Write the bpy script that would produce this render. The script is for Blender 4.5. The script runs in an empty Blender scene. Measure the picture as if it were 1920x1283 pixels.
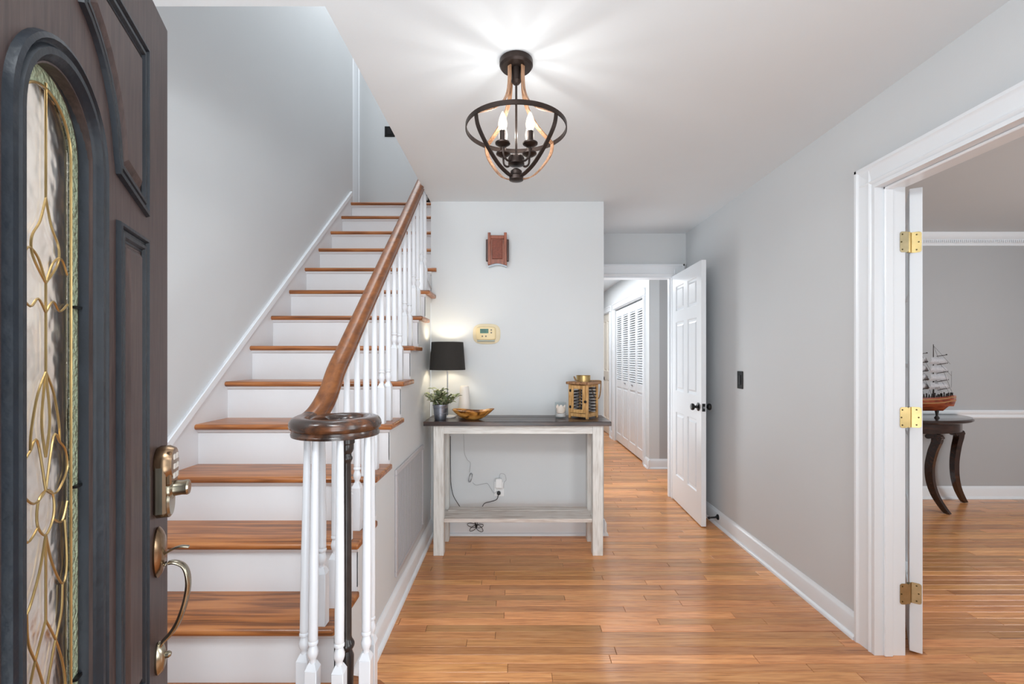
import bpy, bmesh, math, random
from mathutils import Vector, Matrix
random.seed(7)
sc = bpy.context.scene
COL = sc.collection
PI = math.pi

# ------------------------------------------------------------------ camera, sky, lights, exposure
F, CX, CY, EYE, CEIL = 880.0, 964.0, 670.0, 1.297, 2.435
cam = bpy.data.cameras.new('camera')
cam.sensor_width = 36.0
cam.lens = F / 1920 * 36
cam.shift_x = -(CX - 960) / 1920
cam.shift_y = (CY - 641.5) / 1920
cam.clip_start = 0.02
co = bpy.data.objects.new('camera', cam)
co.location = (0, 0, EYE)
co.rotation_euler = (PI / 2, 0, 0)
COL.objects.link(co)
sc.camera = co

world = bpy.data.worlds.new('daylight')
sc.world = world
world.use_nodes = True
bg = world.node_tree.nodes['Background']
bg.inputs[0].default_value = (0.86, 0.93, 1.0, 1)
bg.inputs[1].default_value = 1.0

sc.view_settings.view_transform = 'Standard'
sc.view_settings.look = 'None'
sc.view_settings.exposure = 0.12
sc.view_settings.gamma = 1.0
sc.view_settings.use_curve_mapping = False
sc.cycles.max_bounces = 10
sc.cycles.diffuse_bounces = 6
sc.cycles.glossy_bounces = 4
sc.cycles.transmission_bounces = 8
sc.cycles.transparent_max_bounces = 8
sc.cycles.sample_clamp_indirect = 6.0
sc.cycles.caustics_reflective = False
sc.cycles.caustics_refractive = False


def area(name, loc, target, sx, sy, power, color=(1, 1, 1)):
    l = bpy.data.lights.new(name, 'AREA')
    l.shape = 'RECTANGLE'
    l.size, l.size_y = sx, sy
    l.energy = power
    l.color = color
    o = bpy.data.objects.new(name, l)
    o.location = loc
    d = Vector(target) - Vector(loc)
    o.rotation_euler = d.to_track_quat('-Z', 'Y').to_euler()
    COL.objects.link(o)
    return o


area('porch_daylight', (0.0, -2.2, 1.5), (0.3, 3, 1.5), 2.6, 2.2, 60, (0.92, 0.97, 1.0))
area('low_ceiling_fill', (0.0, -0.8, 0.06), (0.35, 4.2, 2.4), 1.2, 1.0, 18, (0.92, 0.97, 1.0))  # added lamp, stands in for light off the porch floor and lifts the ceiling
area('front_high_fill', (-0.2, 0.135, 2.26), (0.9, 3.0, 0.0), 2.8, 0.30, 64, (0.92, 0.97, 1.0))  # added fill above the doorway; the wall has no transom window
area('front_right_fill', (1.0, 0.14, 1.3), (-1.5, 2.6, 1.6), 0.9, 1.9, 28, (0.92, 0.97, 1.0))  # added fill just inside the front wall, no window behind it
area('dining_right_fill', (4.95, 1.6, 1.55), (3.0, 3.2, 1.1), 1.4, 1.5, 66, (0.92, 0.97, 1.0))  # added fill for the dining room, in place of an unseen window
area('dining_near_fill', (3.4, 0.3, 1.5), (3.2, 4.3, 1.0), 1.8, 1.5, 12, (0.92, 0.97, 1.0))  # second added fill, aimed at the dining room far wall
area('hall_top_fill', (0.95, 6.6, 2.40), (0.95, 6.6, 0), 0.5, 2.4, 29, (0.95, 0.98, 1.0))  # added fill under the hall ceiling, no fixture there
area('hall_left_fill', (0.37, 5.05, 1.2), (1.4, 3.95, 1.6), 0.8, 1.6, 28, (0.93, 0.97, 1.0))  # added fill hidden behind the console wall to brighten the white door
area('side_hall_fill', (2.6, 4.95, 1.7), (1.3, 5.0, 1.3), 0.8, 1.2, 4.5, (0.95, 0.98, 1.0))  # added out-of-view fill for the side passage
area('stairwell_fill', (-1.05, 3.0, 5.08), (-1.05, 3.0, 0), 0.8, 2.2, 28, (0.95, 0.98, 1.0))  # added fill lighting the stairwell from above
area('landing_fill', (-1.2, 4.8, 5.08), (-1.2, 4.8, 0), 0.8, 0.5, 7, (0.95, 0.98, 1.0))  # added fill over the upper landing, out of view


def bulb_light(name, loc, power, r, color):
    l = bpy.data.lights.new(name, 'POINT')
    l.energy = power
    l.shadow_soft_size = r
    l.color = color
    o = bpy.data.objects.new(name, l)
    o.location = loc
    COL.objects.link(o)
    return o


# ------------------------------------------------------------------ materials
MATS = {}


def new_mat(name):
    m = bpy.data.materials.new(name)
    m.use_nodes = True
    MATS[name] = m
    nt = m.node_tree
    return m, nt, nt.nodes['Principled BSDF']


def L(c):  # sRGB 0-255 -> linear
    return tuple(((v / 255) / 12.92 if v / 255 <= 0.04045 else ((v / 255 + 0.055) / 1.055) ** 2.4) for v in c) + (1,)


def simple(name, rgb, rough=0.5, metal=0.0, noise=0.0, nscale=8.0, bump=0.0, bscale=60.0, spec=0.5, coat=0.0, **kw):
    m, nt, b = new_mat(name)
    c = L(rgb)
    b.inputs['Base Color'].default_value = c
    b.inputs['Roughness'].default_value = rough
    b.inputs['Metallic'].default_value = metal
    b.inputs['Specular IOR Level'].default_value = spec
    b.inputs['Coat Weight'].default_value = coat
    tc = nt.nodes.new('ShaderNodeTexCoord')
    if noise > 0:
        n = nt.nodes.new('ShaderNodeTexNoise')
        n.inputs['Scale'].default_value = nscale
        n.inputs['Detail'].default_value = 6
        nt.links.new(tc.outputs['Object'], n.inputs['Vector'])
        r = nt.nodes.new('ShaderNodeValToRGB')
        r.color_ramp.elements[0].position = 0.3
        r.color_ramp.elements[1].position = 0.7
        r.color_ramp.elements[0].color = tuple(v * (1 - noise) for v in c[:3]) + (1,)
        r.color_ramp.elements[1].color = tuple(min(1, v * (1 + noise)) for v in c[:3]) + (1,)
        nt.links.new(n.outputs['Fac'], r.inputs['Fac'])
        nt.links.new(r.outputs['Color'], b.inputs['Base Color'])
    if bump > 0:
        n = nt.nodes.new('ShaderNodeTexNoise')
        n.inputs['Scale'].default_value = bscale
        n.inputs['Detail'].default_value = 3
        nt.links.new(tc.outputs['Object'], n.inputs['Vector'])
        bp = nt.nodes.new('ShaderNodeBump')
        bp.inputs['Strength'].default_value = bump
        bp.inputs['Distance'].default_value = kw.get('bdist', 0.004)
        nt.links.new(n.outputs['Fac'], bp.inputs['Height'])
        nt.links.new(bp.outputs['Normal'], b.inputs['Normal'])
    if 'emit' in kw:
        b.inputs['Emission Color'].default_value = L(kw['emit'])
        b.inputs['Emission Strength'].default_value = kw['estr']
    return m


def wood(name, dark, mid, light, axis=0, fine=70.0, along=2.0, rough=0.3, src='obj', coat=0.0, bump=0.12, ring=0.5, contrast=1.0, tonevar=0.0):
    """grain runs along the given axis; src 'attr' takes each board's own tone from its mesh, 'obj' from the object"""
    m, nt, b = new_mat(name)
    N, K = nt.nodes.new, nt.links.new
    tc = N('ShaderNodeTexCoord')
    mp = N('ShaderNodeMapping')
    s = [fine, fine, fine]
    s[axis] = along
    mp.inputs['Scale'].default_value = s
    off = N('ShaderNodeVectorMath')
    off.operation = 'MULTIPLY_ADD'
    off.inputs[1].default_value = (31.0, 17.0, 11.0)
    if src == 'attr':
        a = N('ShaderNodeAttribute')
        a.attribute_name = 'tone'
        K(a.outputs['Color'], off.inputs[0])
        sep = N('ShaderNodeSeparateColor')
        K(a.outputs['Color'], sep.inputs[0])
        tone = sep.outputs[0]
    else:
        a = N('ShaderNodeObjectInfo')
        K(a.outputs['Random'], off.inputs[0])
        tone = a.outputs['Random']
    K(tc.outputs['Object'], off.inputs[2])
    K(off.outputs[0], mp.inputs['Vector'])
    n1 = N('ShaderNodeTexNoise')
    n1.inputs['Scale'].default_value = 1.0
    n1.inputs['Detail'].default_value = 5
    n1.inputs['Roughness'].default_value = 0.65
    n1.inputs['Distortion'].default_value = 0.4
    K(mp.outputs[0], n1.inputs['Vector'])
    mp2 = N('ShaderNodeMapping')
    s2 = [fine * 0.32, fine * 0.32, fine * 0.32]
    s2[axis] = along * 0.9
    mp2.inputs['Scale'].default_value = s2
    K(off.outputs[0], mp2.inputs['Vector'])
    n2 = N('ShaderNodeTexNoise')
    n2.inputs['Scale'].default_value = 1.0
    n2.inputs['Detail'].default_value = 2
    K(mp2.outputs[0], n2.inputs['Vector'])
    wv = N('ShaderNodeMath')
    wv.operation = 'MULTIPLY'
    wv.inputs[1].default_value = 26.0
    K(n2.outputs['Fac'], wv.inputs[0])
    sn = N('ShaderNodeMath')
    sn.operation = 'SINE'
    K(wv.outputs[0], sn.inputs[0])
    mx = N('ShaderNodeMath')
    mx.operation = 'MULTIPLY_ADD'
    mx.inputs[1].default_value = 0.16 * ring
    K(sn.outputs[0], mx.inputs[0])
    K(n1.outputs['Fac'], mx.inputs[2])
    r = N('ShaderNodeValToRGB')
    e = r.color_ramp.elements
    w = 0.2 / contrast
    e[0].position = 0.5 - w
    e[0].color = L(dark)
    e[1].position = 0.5 + w
    e[1].color = L(light)
    em = e.new(0.5)
    em.color = L(mid)
    K(mx.outputs[0], r.inputs['Fac'])
    out = r.outputs['Color']
    if tonevar > 0:
        hs = N('ShaderNodeHueSaturation')
        mr = N('ShaderNodeMapRange')
        mr.inputs['To Min'].default_value = 1 - tonevar
        mr.inputs['To Max'].default_value = 1 + tonevar
        K(tone, mr.inputs['Value'])
        K(mr.outputs[0], hs.inputs['Value'])
        if src == 'attr':
            mh = N('ShaderNodeMapRange')
            mh.inputs['To Min'].default_value = 0.492
            mh.inputs['To Max'].default_value = 0.502
            K(sep.outputs[1], mh.inputs['Value'])
            K(mh.outputs[0], hs.inputs['Hue'])
        K(out, hs.inputs['Color'])
        out = hs.outputs['Color']
    K(out, b.inputs['Base Color'])
    b.inputs['Roughness'].default_value = rough
    b.inputs['Coat Weight'].default_value = coat
    b.inputs['Coat Roughness'].default_value = 0.12
    bp = N('ShaderNodeBump')
    bp.inputs['Strength'].default_value = bump
    bp.inputs['Distance'].default_value = 0.002
    K(mx.outputs[0], bp.inputs['Height'])
    K(bp.outputs['Normal'], b.inputs['Normal'])
    return m


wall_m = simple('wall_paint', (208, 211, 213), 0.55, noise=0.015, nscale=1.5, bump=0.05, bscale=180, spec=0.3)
dimwall_m = simple('dim_wall_paint', (176, 177, 179), 0.6, noise=0.015, nscale=1.5, bump=0.05, bscale=180, spec=0.3)  # wall paint darkened: the dimmer light there is put into the colour
ceil_m = simple('ceiling_paint', (224, 230, 234), 0.8, noise=0.01, nscale=2, bump=0.06, bscale=90, spec=0.2)
trim_m = simple('trim_enamel', (231, 235, 239), 0.28, noise=0.01, nscale=3, spec=0.45)
riser_m = simple('riser_enamel', (222, 223, 226), 0.3, noise=0.02, nscale=4, bump=0.08, bscale=30, spec=0.45)
balus_m = simple('baluster_enamel', (222, 225, 230), 0.22, noise=0.01, nscale=5, spec=0.5)
cream_m = simple('cream_door_enamel', (238, 232, 220), 0.35)
oak_m = wood('oak_plank', (160, 100, 54), (208, 146, 90), (226, 170, 114), 0, 120, 4.5, 0.28, 'attr', 0.2, 0.07, 0.25, 0.85, 0.27)
sub_m = simple('subfloor', (70, 42, 24), 0.8)
tread_m = wood('tread_oak', (104, 60, 30), (150, 90, 46), (174, 112, 62), 0, 60, 1.6, 0.3, 'obj', 0.2, 0.06, 0.8, 1.0, 0.08)
rail_m = wood('rail_wood', (80, 42, 18), (118, 68, 30), (140, 86, 42), 1, 45, 1.2, 0.36, 'obj', 0.1, 0.05, 0.4, 0.7)
volute_m = wood('worn_volute_wood', (34, 24, 21), (58, 39, 30), (108, 66, 40), 0, 26, 9, 0.24, 'obj', 0.35, 0.05, 0.6, 0.8)
newel_m = simple('newel_black_stain', (45, 38, 36), 0.3, noise=0.3, nscale=30, coat=0.2)
door_m = wood('front_door_brown', (48, 37, 36), (66, 52, 50), (80, 65, 61), 2, 120, 6, 0.45, 'obj', 0.0, 0.16, 0.3, 0.9)
doordark_m = simple('front_door_moulding', (23, 29, 37), 0.4, noise=0.25, nscale=20, bump=0.25, bscale=60, spec=0.35)  # blue-black reflection in the moulding is put into the base colour
nickel_m = simple('antique_nickel', (168, 160, 142), 0.24, 1.0, noise=0.2, nscale=18)
copper_m = simple('worn_copper_nickel', (150, 124, 98), 0.26, 1.0, noise=0.25, nscale=30)
came_m = simple('brass_came', (188, 160, 108), 0.3, 0.9, noise=0.15, nscale=25)
brass_m = simple('polished_brass', (226, 200, 140), 0.25, 1.0, noise=0.06, nscale=40)
oldbrass_m = simple('tarnished_brass', (190, 176, 140), 0.35, 1.0, noise=0.1, nscale=40)
black_m = simple('matt_black_metal', (22, 22, 24), 0.35, 0.3)
plate_m = simple('black_switch_plate', (20, 20, 21), 0.6, spec=0.2)
rocker_m = simple('black_rocker', (30, 30, 32), 0.6, spec=0.2)
white_pl = simple('white_plastic', (236, 236, 236), 0.35)
bronze_m = simple('oil_rubbed_bronze', (52, 42, 38), 0.38, 0.7, noise=0.25, nscale=25)
wbronze_m = wood('distressed_wood_finish', (96, 66, 46), (146, 108, 80), (176, 138, 108), 2, 160, 12, 0.5, 'obj', 0, 0.1, 0.3)
tabletop_m = wood('walnut_stained_top', (32, 20, 16), (54, 36, 30), (78, 54, 43), 0, 45, 3, 0.3, 'obj', 0.12, 0.08, 0.8, 1.0, 0.1)
wash_m = wood('whitewashed_wood', (200, 197, 191), (220, 219, 215), (230, 229, 226), 2, 90, 5, 0.6, 'obj', 0, 0.12, 0.4, 1.0, 0.04)
washx_m = wood('whitewashed_rail_wood', (200, 196, 190), (220, 219, 215), (230, 229, 226), 0, 90, 5, 0.6, 'obj', 0, 0.12, 0.4, 1.0, 0.04)
shelf_m = wood('weathered_shelf_wood', (176, 162, 152), (206, 196, 188), (222, 216, 210), 0, 80, 4, 0.6, 'obj', 0, 0.12, 0.5, 1.0, 0.06)
shade_m = simple('charcoal_lampshade_linen', (44, 41, 38), 0.9, noise=0.12, nscale=200, bump=0.2, bscale=500)
shadein_m = simple('white_shade_lining', (238, 228, 205), 0.8)
steel_m = simple('brushed_steel', (172, 176, 184), 0.32, 1.0, noise=0.12, nscale=30)
pot_m = simple('galvanised_pot', (150, 156, 168), 0.36, 0.9, noise=0.18, nscale=14)
leaf_m = simple('olive_leaf', (104, 118, 82), 0.55, noise=0.35, nscale=40)
leaf2_m = simple('pale_leaf', (152, 160, 126), 0.55, noise=0.25, nscale=40)
stem_m = simple('plant_stem', (92, 78, 52), 0.7)
bowl_m = wood('olive_wood_bowl', (92, 54, 20), (176, 116, 50), (206, 150, 78), 0, 30, 10, 0.35, 'obj', 0.2, 0.05, 0.9, 1.1)
cream_pl = simple('cream_ceramic', (226, 220, 212), 0.4)
wax_m = simple('pale_pink_wax', (246, 226, 214), 0.5, bump=0.3, bscale=60, bdist=0.01)
lant_m = wood('lantern_pine', (160, 116, 66), (190, 146, 90), (212, 170, 116), 2, 80, 7, 0.5, 'obj', 0, 0.1, 0.6)
lantx_m = wood('lantern_roof_wood', (104, 70, 44), (146, 106, 72), (172, 132, 94), 0, 80, 7, 0.55, 'obj', 0, 0.1, 0.6)
slat_m = simple('dark_lantern_wire', (54, 50, 50), 0.4, 0.3)
rope_m = simple('jute_rope', (146, 116, 82), 0.9, noise=0.3, nscale=90, bump=0.5, bscale=200)
chimew_m = wood('cherry_wood', (102, 50, 32), (138, 74, 50), (156, 88, 62), 2, 70, 6, 0.4, 'obj', 0.1, 0.05, 0.4)
chimed_m = simple('dark_mahogany', (62, 32, 24), 0.4, noise=0.15, nscale=20)
thermo_m = simple('aged_beige_plastic', (222, 208, 176), 0.45, noise=0.06, nscale=12)
thermo2_m = simple('yellowed_beige_plastic', (226, 206, 160), 0.42)
lcd_m = simple('green_lcd', (54, 108, 92), 0.2)
lcdink_m = simple('lcd_digits', (24, 60, 52), 0.4)
grey_m = simple('grey_button', (110, 104, 96), 0.5)
cordw_m = simple('clear_grey_cord', (150, 152, 156), 0.4)
cordb_m = simple('black_cord', (26, 26, 28), 0.5)
grille_m = simple('painted_grille', (184, 181, 184), 0.4)
filter_m = simple('dark_filter_void', (44, 42, 44), 0.9)
darkwood_m = wood('dark_cherry_table', (28, 16, 13), (46, 28, 22), (64, 40, 31), 0, 50, 4, 0.18, 'obj', 0.5, 0.03, 0.5)
hull_m = wood('ship_hull_wood', (88, 36, 20), (130, 58, 32), (158, 82, 46), 0, 60, 6, 0.35, 'obj', 0.2, 0.03, 0.4)
hullband_m = simple('ship_band', (178, 140, 92), 0.5)
sail_m = simple('grey_sailcloth', (186, 186, 190), 0.9, noise=0.1, nscale=60)
rig_m = simple('ship_rigging', (50, 44, 42), 0.7)
caulk_m = simple('dark_gap', (30, 24, 22), 0.9)


def glassy(name, rgb, rough=0.03, bump=0.0, bscale=30, ior=1.45, dist=0.01):
    m, nt, b = new_mat(name)
    b.inputs['Base Color'].default_value = L(rgb)
    b.inputs['Roughness'].default_value = rough
    b.inputs['Transmission Weight'].default_value = 1.0
    b.inputs['IOR'].default_value = ior
    if bump:
        tc = nt.nodes.new('ShaderNodeTexCoord')
        n = nt.nodes.new('ShaderNodeTexNoise')
        n.inputs['Scale'].default_value = bscale
        n.inputs['Detail'].default_value = 2
        nt.links.new(tc.outputs['Object'], n.inputs['Vector'])
        bp = nt.nodes.new('ShaderNodeBump')
        bp.inputs['Strength'].default_value = bump
        bp.inputs['Distance'].default_value = dist
        nt.links.new(n.outputs['Fac'], bp.inputs['Height'])
        nt.links.new(bp.outputs['Normal'], b.inputs['Normal'])
    return m


def thin_glass(name, tint=(248, 250, 250)):
    m, nt, b = new_mat(name)
    nt.nodes.remove(b)
    t = nt.nodes.new('ShaderNodeBsdfTransparent')
    t.inputs[0].default_value = L(tint)
    g = nt.nodes.new('ShaderNodeBsdfGlossy')
    g.inputs['Roughness'].default_value = 0.03
    lw = nt.nodes.new('ShaderNodeLayerWeight')
    lw.inputs[0].default_value = 0.25
    f = nt.nodes.new('ShaderNodeMath')
    f.operation = 'POWER'
    f.inputs[1].default_value = 3.0
    nt.links.new(lw.outputs['Facing'], f.inputs[0])
    x = nt.nodes.new('ShaderNodeMixShader')
    nt.links.new(f.outputs[0], x.inputs[0])
    nt.links.new(t.outputs[0], x.inputs[1])
    nt.links.new(g.outputs[0], x.inputs[2])
    nt.links.new(x.outputs[0], nt.nodes['Material Output'].inputs[0])
    return m


glass_m = thin_glass('clear_glass')
bevel_m = glassy('bevelled_door_glass', (250, 238, 226), 0.08, 0.25, 16, 1.45, 0.01)
border_m = glassy('textured_green_glass', (196, 208, 176), 0.2, 1.0, 130, 1.5, 0.01)
border_m.node_tree.nodes['Principled BSDF'].inputs['Transmission Weight'].default_value = 0.35


def emitter(name, rgb, strength):
    m, nt, b = new_mat(name)
    b.inputs['Base Color'].default_value = L((255, 250, 240))
    b.inputs['Emission Color'].default_value = L(rgb)
    b.inputs['Emission Strength'].default_value = strength
    return m


flame_m = emitter('lit_filament', (255, 246, 228), 40.0)


def lamp_glass(name):
    """thin clear bulb glass that glows a little from the filament's light"""
    m, nt, b = new_mat(name)
    nt.nodes.remove(b)
    o = nt.nodes['Material Output']
    t = nt.nodes.new('ShaderNodeBsdfTransparent')
    e = nt.nodes.new('ShaderNodeEmission')
    e.inputs[0].default_value = L((255, 247, 230))
    e.inputs[1].default_value = 2.2
    g = nt.nodes.new('ShaderNodeBsdfGlossy')
    g.inputs['Roughness'].default_value = 0.05
    m1, m2_ = nt.nodes.new('ShaderNodeMixShader'), nt.nodes.new('ShaderNodeMixShader')
    m1.inputs[0].default_value = 0.35
    m2_.inputs[0].default_value = 0.05
    nt.links.new(t.outputs[0], m1.inputs[1])
    nt.links.new(e.outputs[0], m1.inputs[2])
    nt.links.new(m1.outputs[0], m2_.inputs[1])
    nt.links.new(g.outputs[0], m2_.inputs[2])
    nt.links.new(m2_.outputs[0], o.inputs[0])
    return m


bulbglass_m = lamp_glass('bulb_glass')


# ------------------------------------------------------------------ mesh helpers
class MB:
    def __init__(self):
        self.v, self.f, self.mi = [], [], []
        self.cur = 0

    def add(self, vs, fs):
        b = len(self.v)
        self.v += [tuple(p) for p in vs]
        self.f += [tuple(b + i for i in q) for q in fs]
        self.mi += [self.cur] * len(fs)
        return self

    def box(self, x0, x1, y0, y1, z0, z1, b=0.0):
        x0, x1 = sorted((x0, x1)); y0, y1 = sorted((y0, y1)); z0, z1 = sorted((z0, z1))
        if b <= 0:
            vs = [(x, y, z) for x in (x0, x1) for y in (y0, y1) for z in (z0, z1)]
            return self.add(vs, [(0, 1, 3, 2), (4, 6, 7, 5), (0, 4, 5, 1), (2, 3, 7, 6), (0, 2, 6, 4), (1, 5, 7, 3)])
        b = min(b, (x1 - x0) * .45, (y1 - y0) * .45, (z1 - z0) * .45)
        lo, hi = (x0, y0, z0), (x1, y1, z1)
        vs, idx = [], {}
        for s in range(8):
            c = [(s >> k) & 1 for k in range(3)]
            for ax in range(3):
                p = []
                for k in range(3):
                    e = hi[k] if c[k] else lo[k]
                    if k != ax:
                        e += -b if c[k] else b
                    p.append(e)
                idx[(s, ax)] = len(vs)
                vs.append(p)
        fs = []
        for ax in range(3):
            o = [k for k in range(3) if k != ax]
            for side in (0, 1):
                q = []
                for a, c in ((0, 0), (1, 0), (1, 1), (0, 1)):
                    s = (side << ax) | (a << o[0]) | (c << o[1])
                    q.append(idx[(s, ax)])
                fs.append(q)
            for a in (0, 1):
                for c in (0, 1):
                    s0 = (a << o[0]) | (c << o[1])
                    s1 = s0 | (1 << ax)
                    fs.append((idx[(s0, o[0])], idx[(s1, o[0])], idx[(s1, o[1])], idx[(s0, o[1])]))
        for s in range(8):
            fs.append((idx[(s, 0)], idx[(s, 1)], idx[(s, 2)]))
        return self.add(vs, fs)

    def prism(self, poly, axis, a, b):
        def p3(p, t):
            return {'x': (t, p[0], p[1]), 'y': (p[0], t, p[1]), 'z': (p[0], p[1], t)}[axis]
        n = len(poly)
        vs = [p3(p, a) for p in poly] + [p3(p, b) for p in poly]
        fs = [tuple(range(n))[::-1], tuple(range(n, 2 * n))]
        fs += [(i, (i + 1) % n, n + (i + 1) % n, n + i) for i in range(n)]
        return self.add(vs, fs)

    def loft(self, rings, closed_ring=True, cap=True, closed_path=False):
        n = len(rings[0])
        vs = [p for r in rings for p in r]
        fs = []
        R = len(rings)
        for j in range(R if closed_path else R - 1):
            k = (j + 1) % R
            for i in range(n if closed_ring else n - 1):
                i2 = (i + 1) % n
                fs.append((j * n + i, j * n + i2, k * n + i2, k * n + i))
        if cap and not closed_path and closed_ring:
            fs.append(tuple(range(n))[::-1])
            fs.append(tuple((R - 1) * n + i for i in range(n)))
        return self.add(vs, fs)

    def lathe(self, prof, c=(0, 0, 0), seg=20, axis=(0, 0, 1), sx=1.0, sy=1.0, cap=True):
        ax = Vector(axis).normalized()
        q = Vector((0, 0, 1)).rotation_difference(ax)
        rings = []
        for r, z in prof:
            rings.append([tuple(Vector(c) + q @ Vector((r * sx * math.cos(2 * PI * i / seg), r * sy * math.sin(2 * PI * i / seg), z))) for i in range(seg)])
        return self.loft(rings, True, cap)

    def sweep(self, pts, prof, up=(0, 0, 1), closed=False, scale=None, frames=None, cap=True):
        pts = [Vector(p) for p in pts]
        rings = []
        n = len(pts)
        for i, p in enumerate(pts):
            a = pts[(i - 1) % n] if (closed or i > 0) else p
            b = pts[(i + 1) % n] if (closed or i < n - 1) else p
            t = (b - a).normalized()
            u = Vector(frames[i]) if frames else Vector(up)
            s = t.cross(u)
            if s.length < 1e-6:
                s = t.cross(Vector((1, 0, 0)))
            s.normalize()
            u2 = s.cross(t).normalized()
            k = scale[i] if scale else 1.0
            rings.append([tuple(p + s * (x * k) + u2 * (y * k)) for x, y in prof])
        return self.loft(rings, True, cap, closed)

    def tube(self, pts, r, seg=8, closed=False, radii=None):
        pts = [Vector(p) for p in pts]
        n = len(pts)
        rings, s = [], None
        for i, p in enumerate(pts):
            a = pts[(i - 1) % n] if (closed or i > 0) else p
            b = pts[(i + 1) % n] if (closed or i < n - 1) else p
            t = (b - a).normalized()
            if s is None:
                s = t.orthogonal().normalized()
            s = (s - t * s.dot(t))
            s = s.normalized() if s.length > 1e-6 else t.orthogonal().normalized()
            w = t.cross(s)
            rr = radii[i] if radii else r
            rings.append([tuple(p + s * rr * math.cos(2 * PI * k / seg) + w * rr * math.sin(2 * PI * k / seg)) for k in range(seg)])
        return self.loft(rings, True, True, closed)

    def xf(self, m, start=0):
        for i in range(start, len(self.v)):
            self.v[i] = tuple(m @ Vector(self.v[i]))
        return self


def make_mesh(name, M, mats, smooth=35):
    me = bpy.data.meshes.new(name)
    me.from_pydata(M.v, [], M.f)
    if not isinstance(mats, (list, tuple)):
        mats = [mats]
    for m in mats:
        me.materials.append(m)
    if len(mats) > 1:
        me.polygons.foreach_set('material_index', M.mi)
    bm = bmesh.new()
    bm.from_mesh(me)
    bmesh.ops.remove_doubles(bm, verts=bm.verts, dist=1e-6)
    bmesh.ops.recalc_face_normals(bm, faces=bm.faces)
    bm.to_mesh(me)
    bm.free()
    if smooth:
        me.shade_smooth()
        me.set_sharp_from_angle(angle=math.radians(smooth))
    return me


def part(name, M, mats, parent, smooth=35, label=None, kind=None, world=True, loc=None, rot=None):
    """a part; world=True: coordinates are world ones and the (unrotated) thing's location is taken off"""
    if world:
        w = Vector(parent.location)
        q = parent.parent
        while q is not None:
            w += q.location
            q = q.parent
        M.v = [(x - w.x, y - w.y, z - w.z) for x, y, z in M.v]
    me = M if isinstance(M, bpy.types.Mesh) else make_mesh(name, M, mats, smooth)
    o = bpy.data.objects.new(name, me)
    COL.objects.link(o)
    o.parent = parent
    if loc: o.location = loc
    if rot: o.rotation_euler = rot
    if label: o['label'] = label
    if kind: o['kind'] = kind
    return o


def share(name, me, parent, loc=(0, 0, 0), rot=(0, 0, 0), scale=None, label=None):
    o = bpy.data.objects.new(name, me)
    COL.objects.link(o)
    o.parent = parent
    o.location = loc
    o.rotation_euler = rot
    if scale: o.scale = scale
    if label: o['label'] = label
    return o


def tag(o, label, cat=None, group=None, kind=None):
    o['label'] = label
    if cat: o['category'] = cat
    if group: o['group'] = group
    if kind: o['kind'] = kind
    return o


def thing(name, label, cat, loc=(0, 0, 0), rotz=0.0, group=None, kind=None):
    o = bpy.data.objects.new(name, None)
    o.empty_display_size = 0.1
    COL.objects.link(o)
    o.location = loc
    o.rotation_euler = (0, 0, rotz)
    return tag(o, label, cat, group, kind)


def solo(name, M, mats, label, cat, group=None, kind=None, smooth=35):
    """a one-mesh top-level object, origin at the middle of its base"""
    xs, ys, zs = zip(*M.v)
    c = ((min(xs) + max(xs)) / 2, (min(ys) + max(ys)) / 2, min(zs))
    M.v = [(x - c[0], y - c[1], z - c[2]) for x, y, z in M.v]
    o = bpy.data.objects.new(name, make_mesh(name, M, mats, smooth))
    o.location = c
    COL.objects.link(o)
    return tag(o, label, cat, group, kind)


def struct(name, M, mats, label, smooth=35):
    o = solo(name, M, mats, label, None, kind='structure', smooth=smooth)
    return o


def offset_loop(pts, d):
    """offset a closed counter-clockwise 2-D loop inwards by d"""
    n = len(pts)
    out = []
    for i in range(n):
        p0, p1, p2 = Vector(pts[i - 1]), Vector(pts[i]), Vector(pts[(i + 1) % n])
        a, b = (p1 - p0).normalized(), (p2 - p1).normalized()
        na, nb = Vector((-a.y, a.x)), Vector((-b.y, b.x))
        m = na + nb
        if m.length < 1e-6:
            m = na
        m = m / max(0.35, m.dot(na) * 1.0) if True else m
        out.append((p1.x + m.x * d, p1.y + m.y * d))
    return out


def smooth_path(pts, n=6, closed=False):
    """Catmull-Rom through pts"""
    P = [Vector(p) for p in pts]
    N = len(P)
    out = []
    rng = range(N) if closed else range(N - 1)
    for i in rng:
        p0 = P[(i - 1) % N] if closed or i > 0 else P[0]
        p1, p2 = P[i], P[(i + 1) % N]
        p3 = P[(i + 2) % N] if closed or i + 2 < N else P[-1]
        for k in range(n):
            t = k / n
            out.append(0.5 * ((2 * p1) + (-p0 + p2) * t + (2 * p0 - 5 * p1 + 4 * p2 - p3) * t * t + (-p0 + 3 * p1 - 3 * p2 + p3) * t ** 3))
    if not closed:
        out.append(P[-1])
    return out


def px(x, y, Y):
    return Vector(((x - CX) * Y / F, Y, EYE - (y - CY) * Y / F))


# ------------------------------------------------------------------ the setting
XR = 1.58      # right wall plane
YB = 3.43      # console wall plane
YE = 4.317     # end wall plane (hall opening, dining far wall)
XK = -0.610    # stair wall plane


def XL(y):
    return -1.5335 + 0.015 * (y - 2.25)


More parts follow.
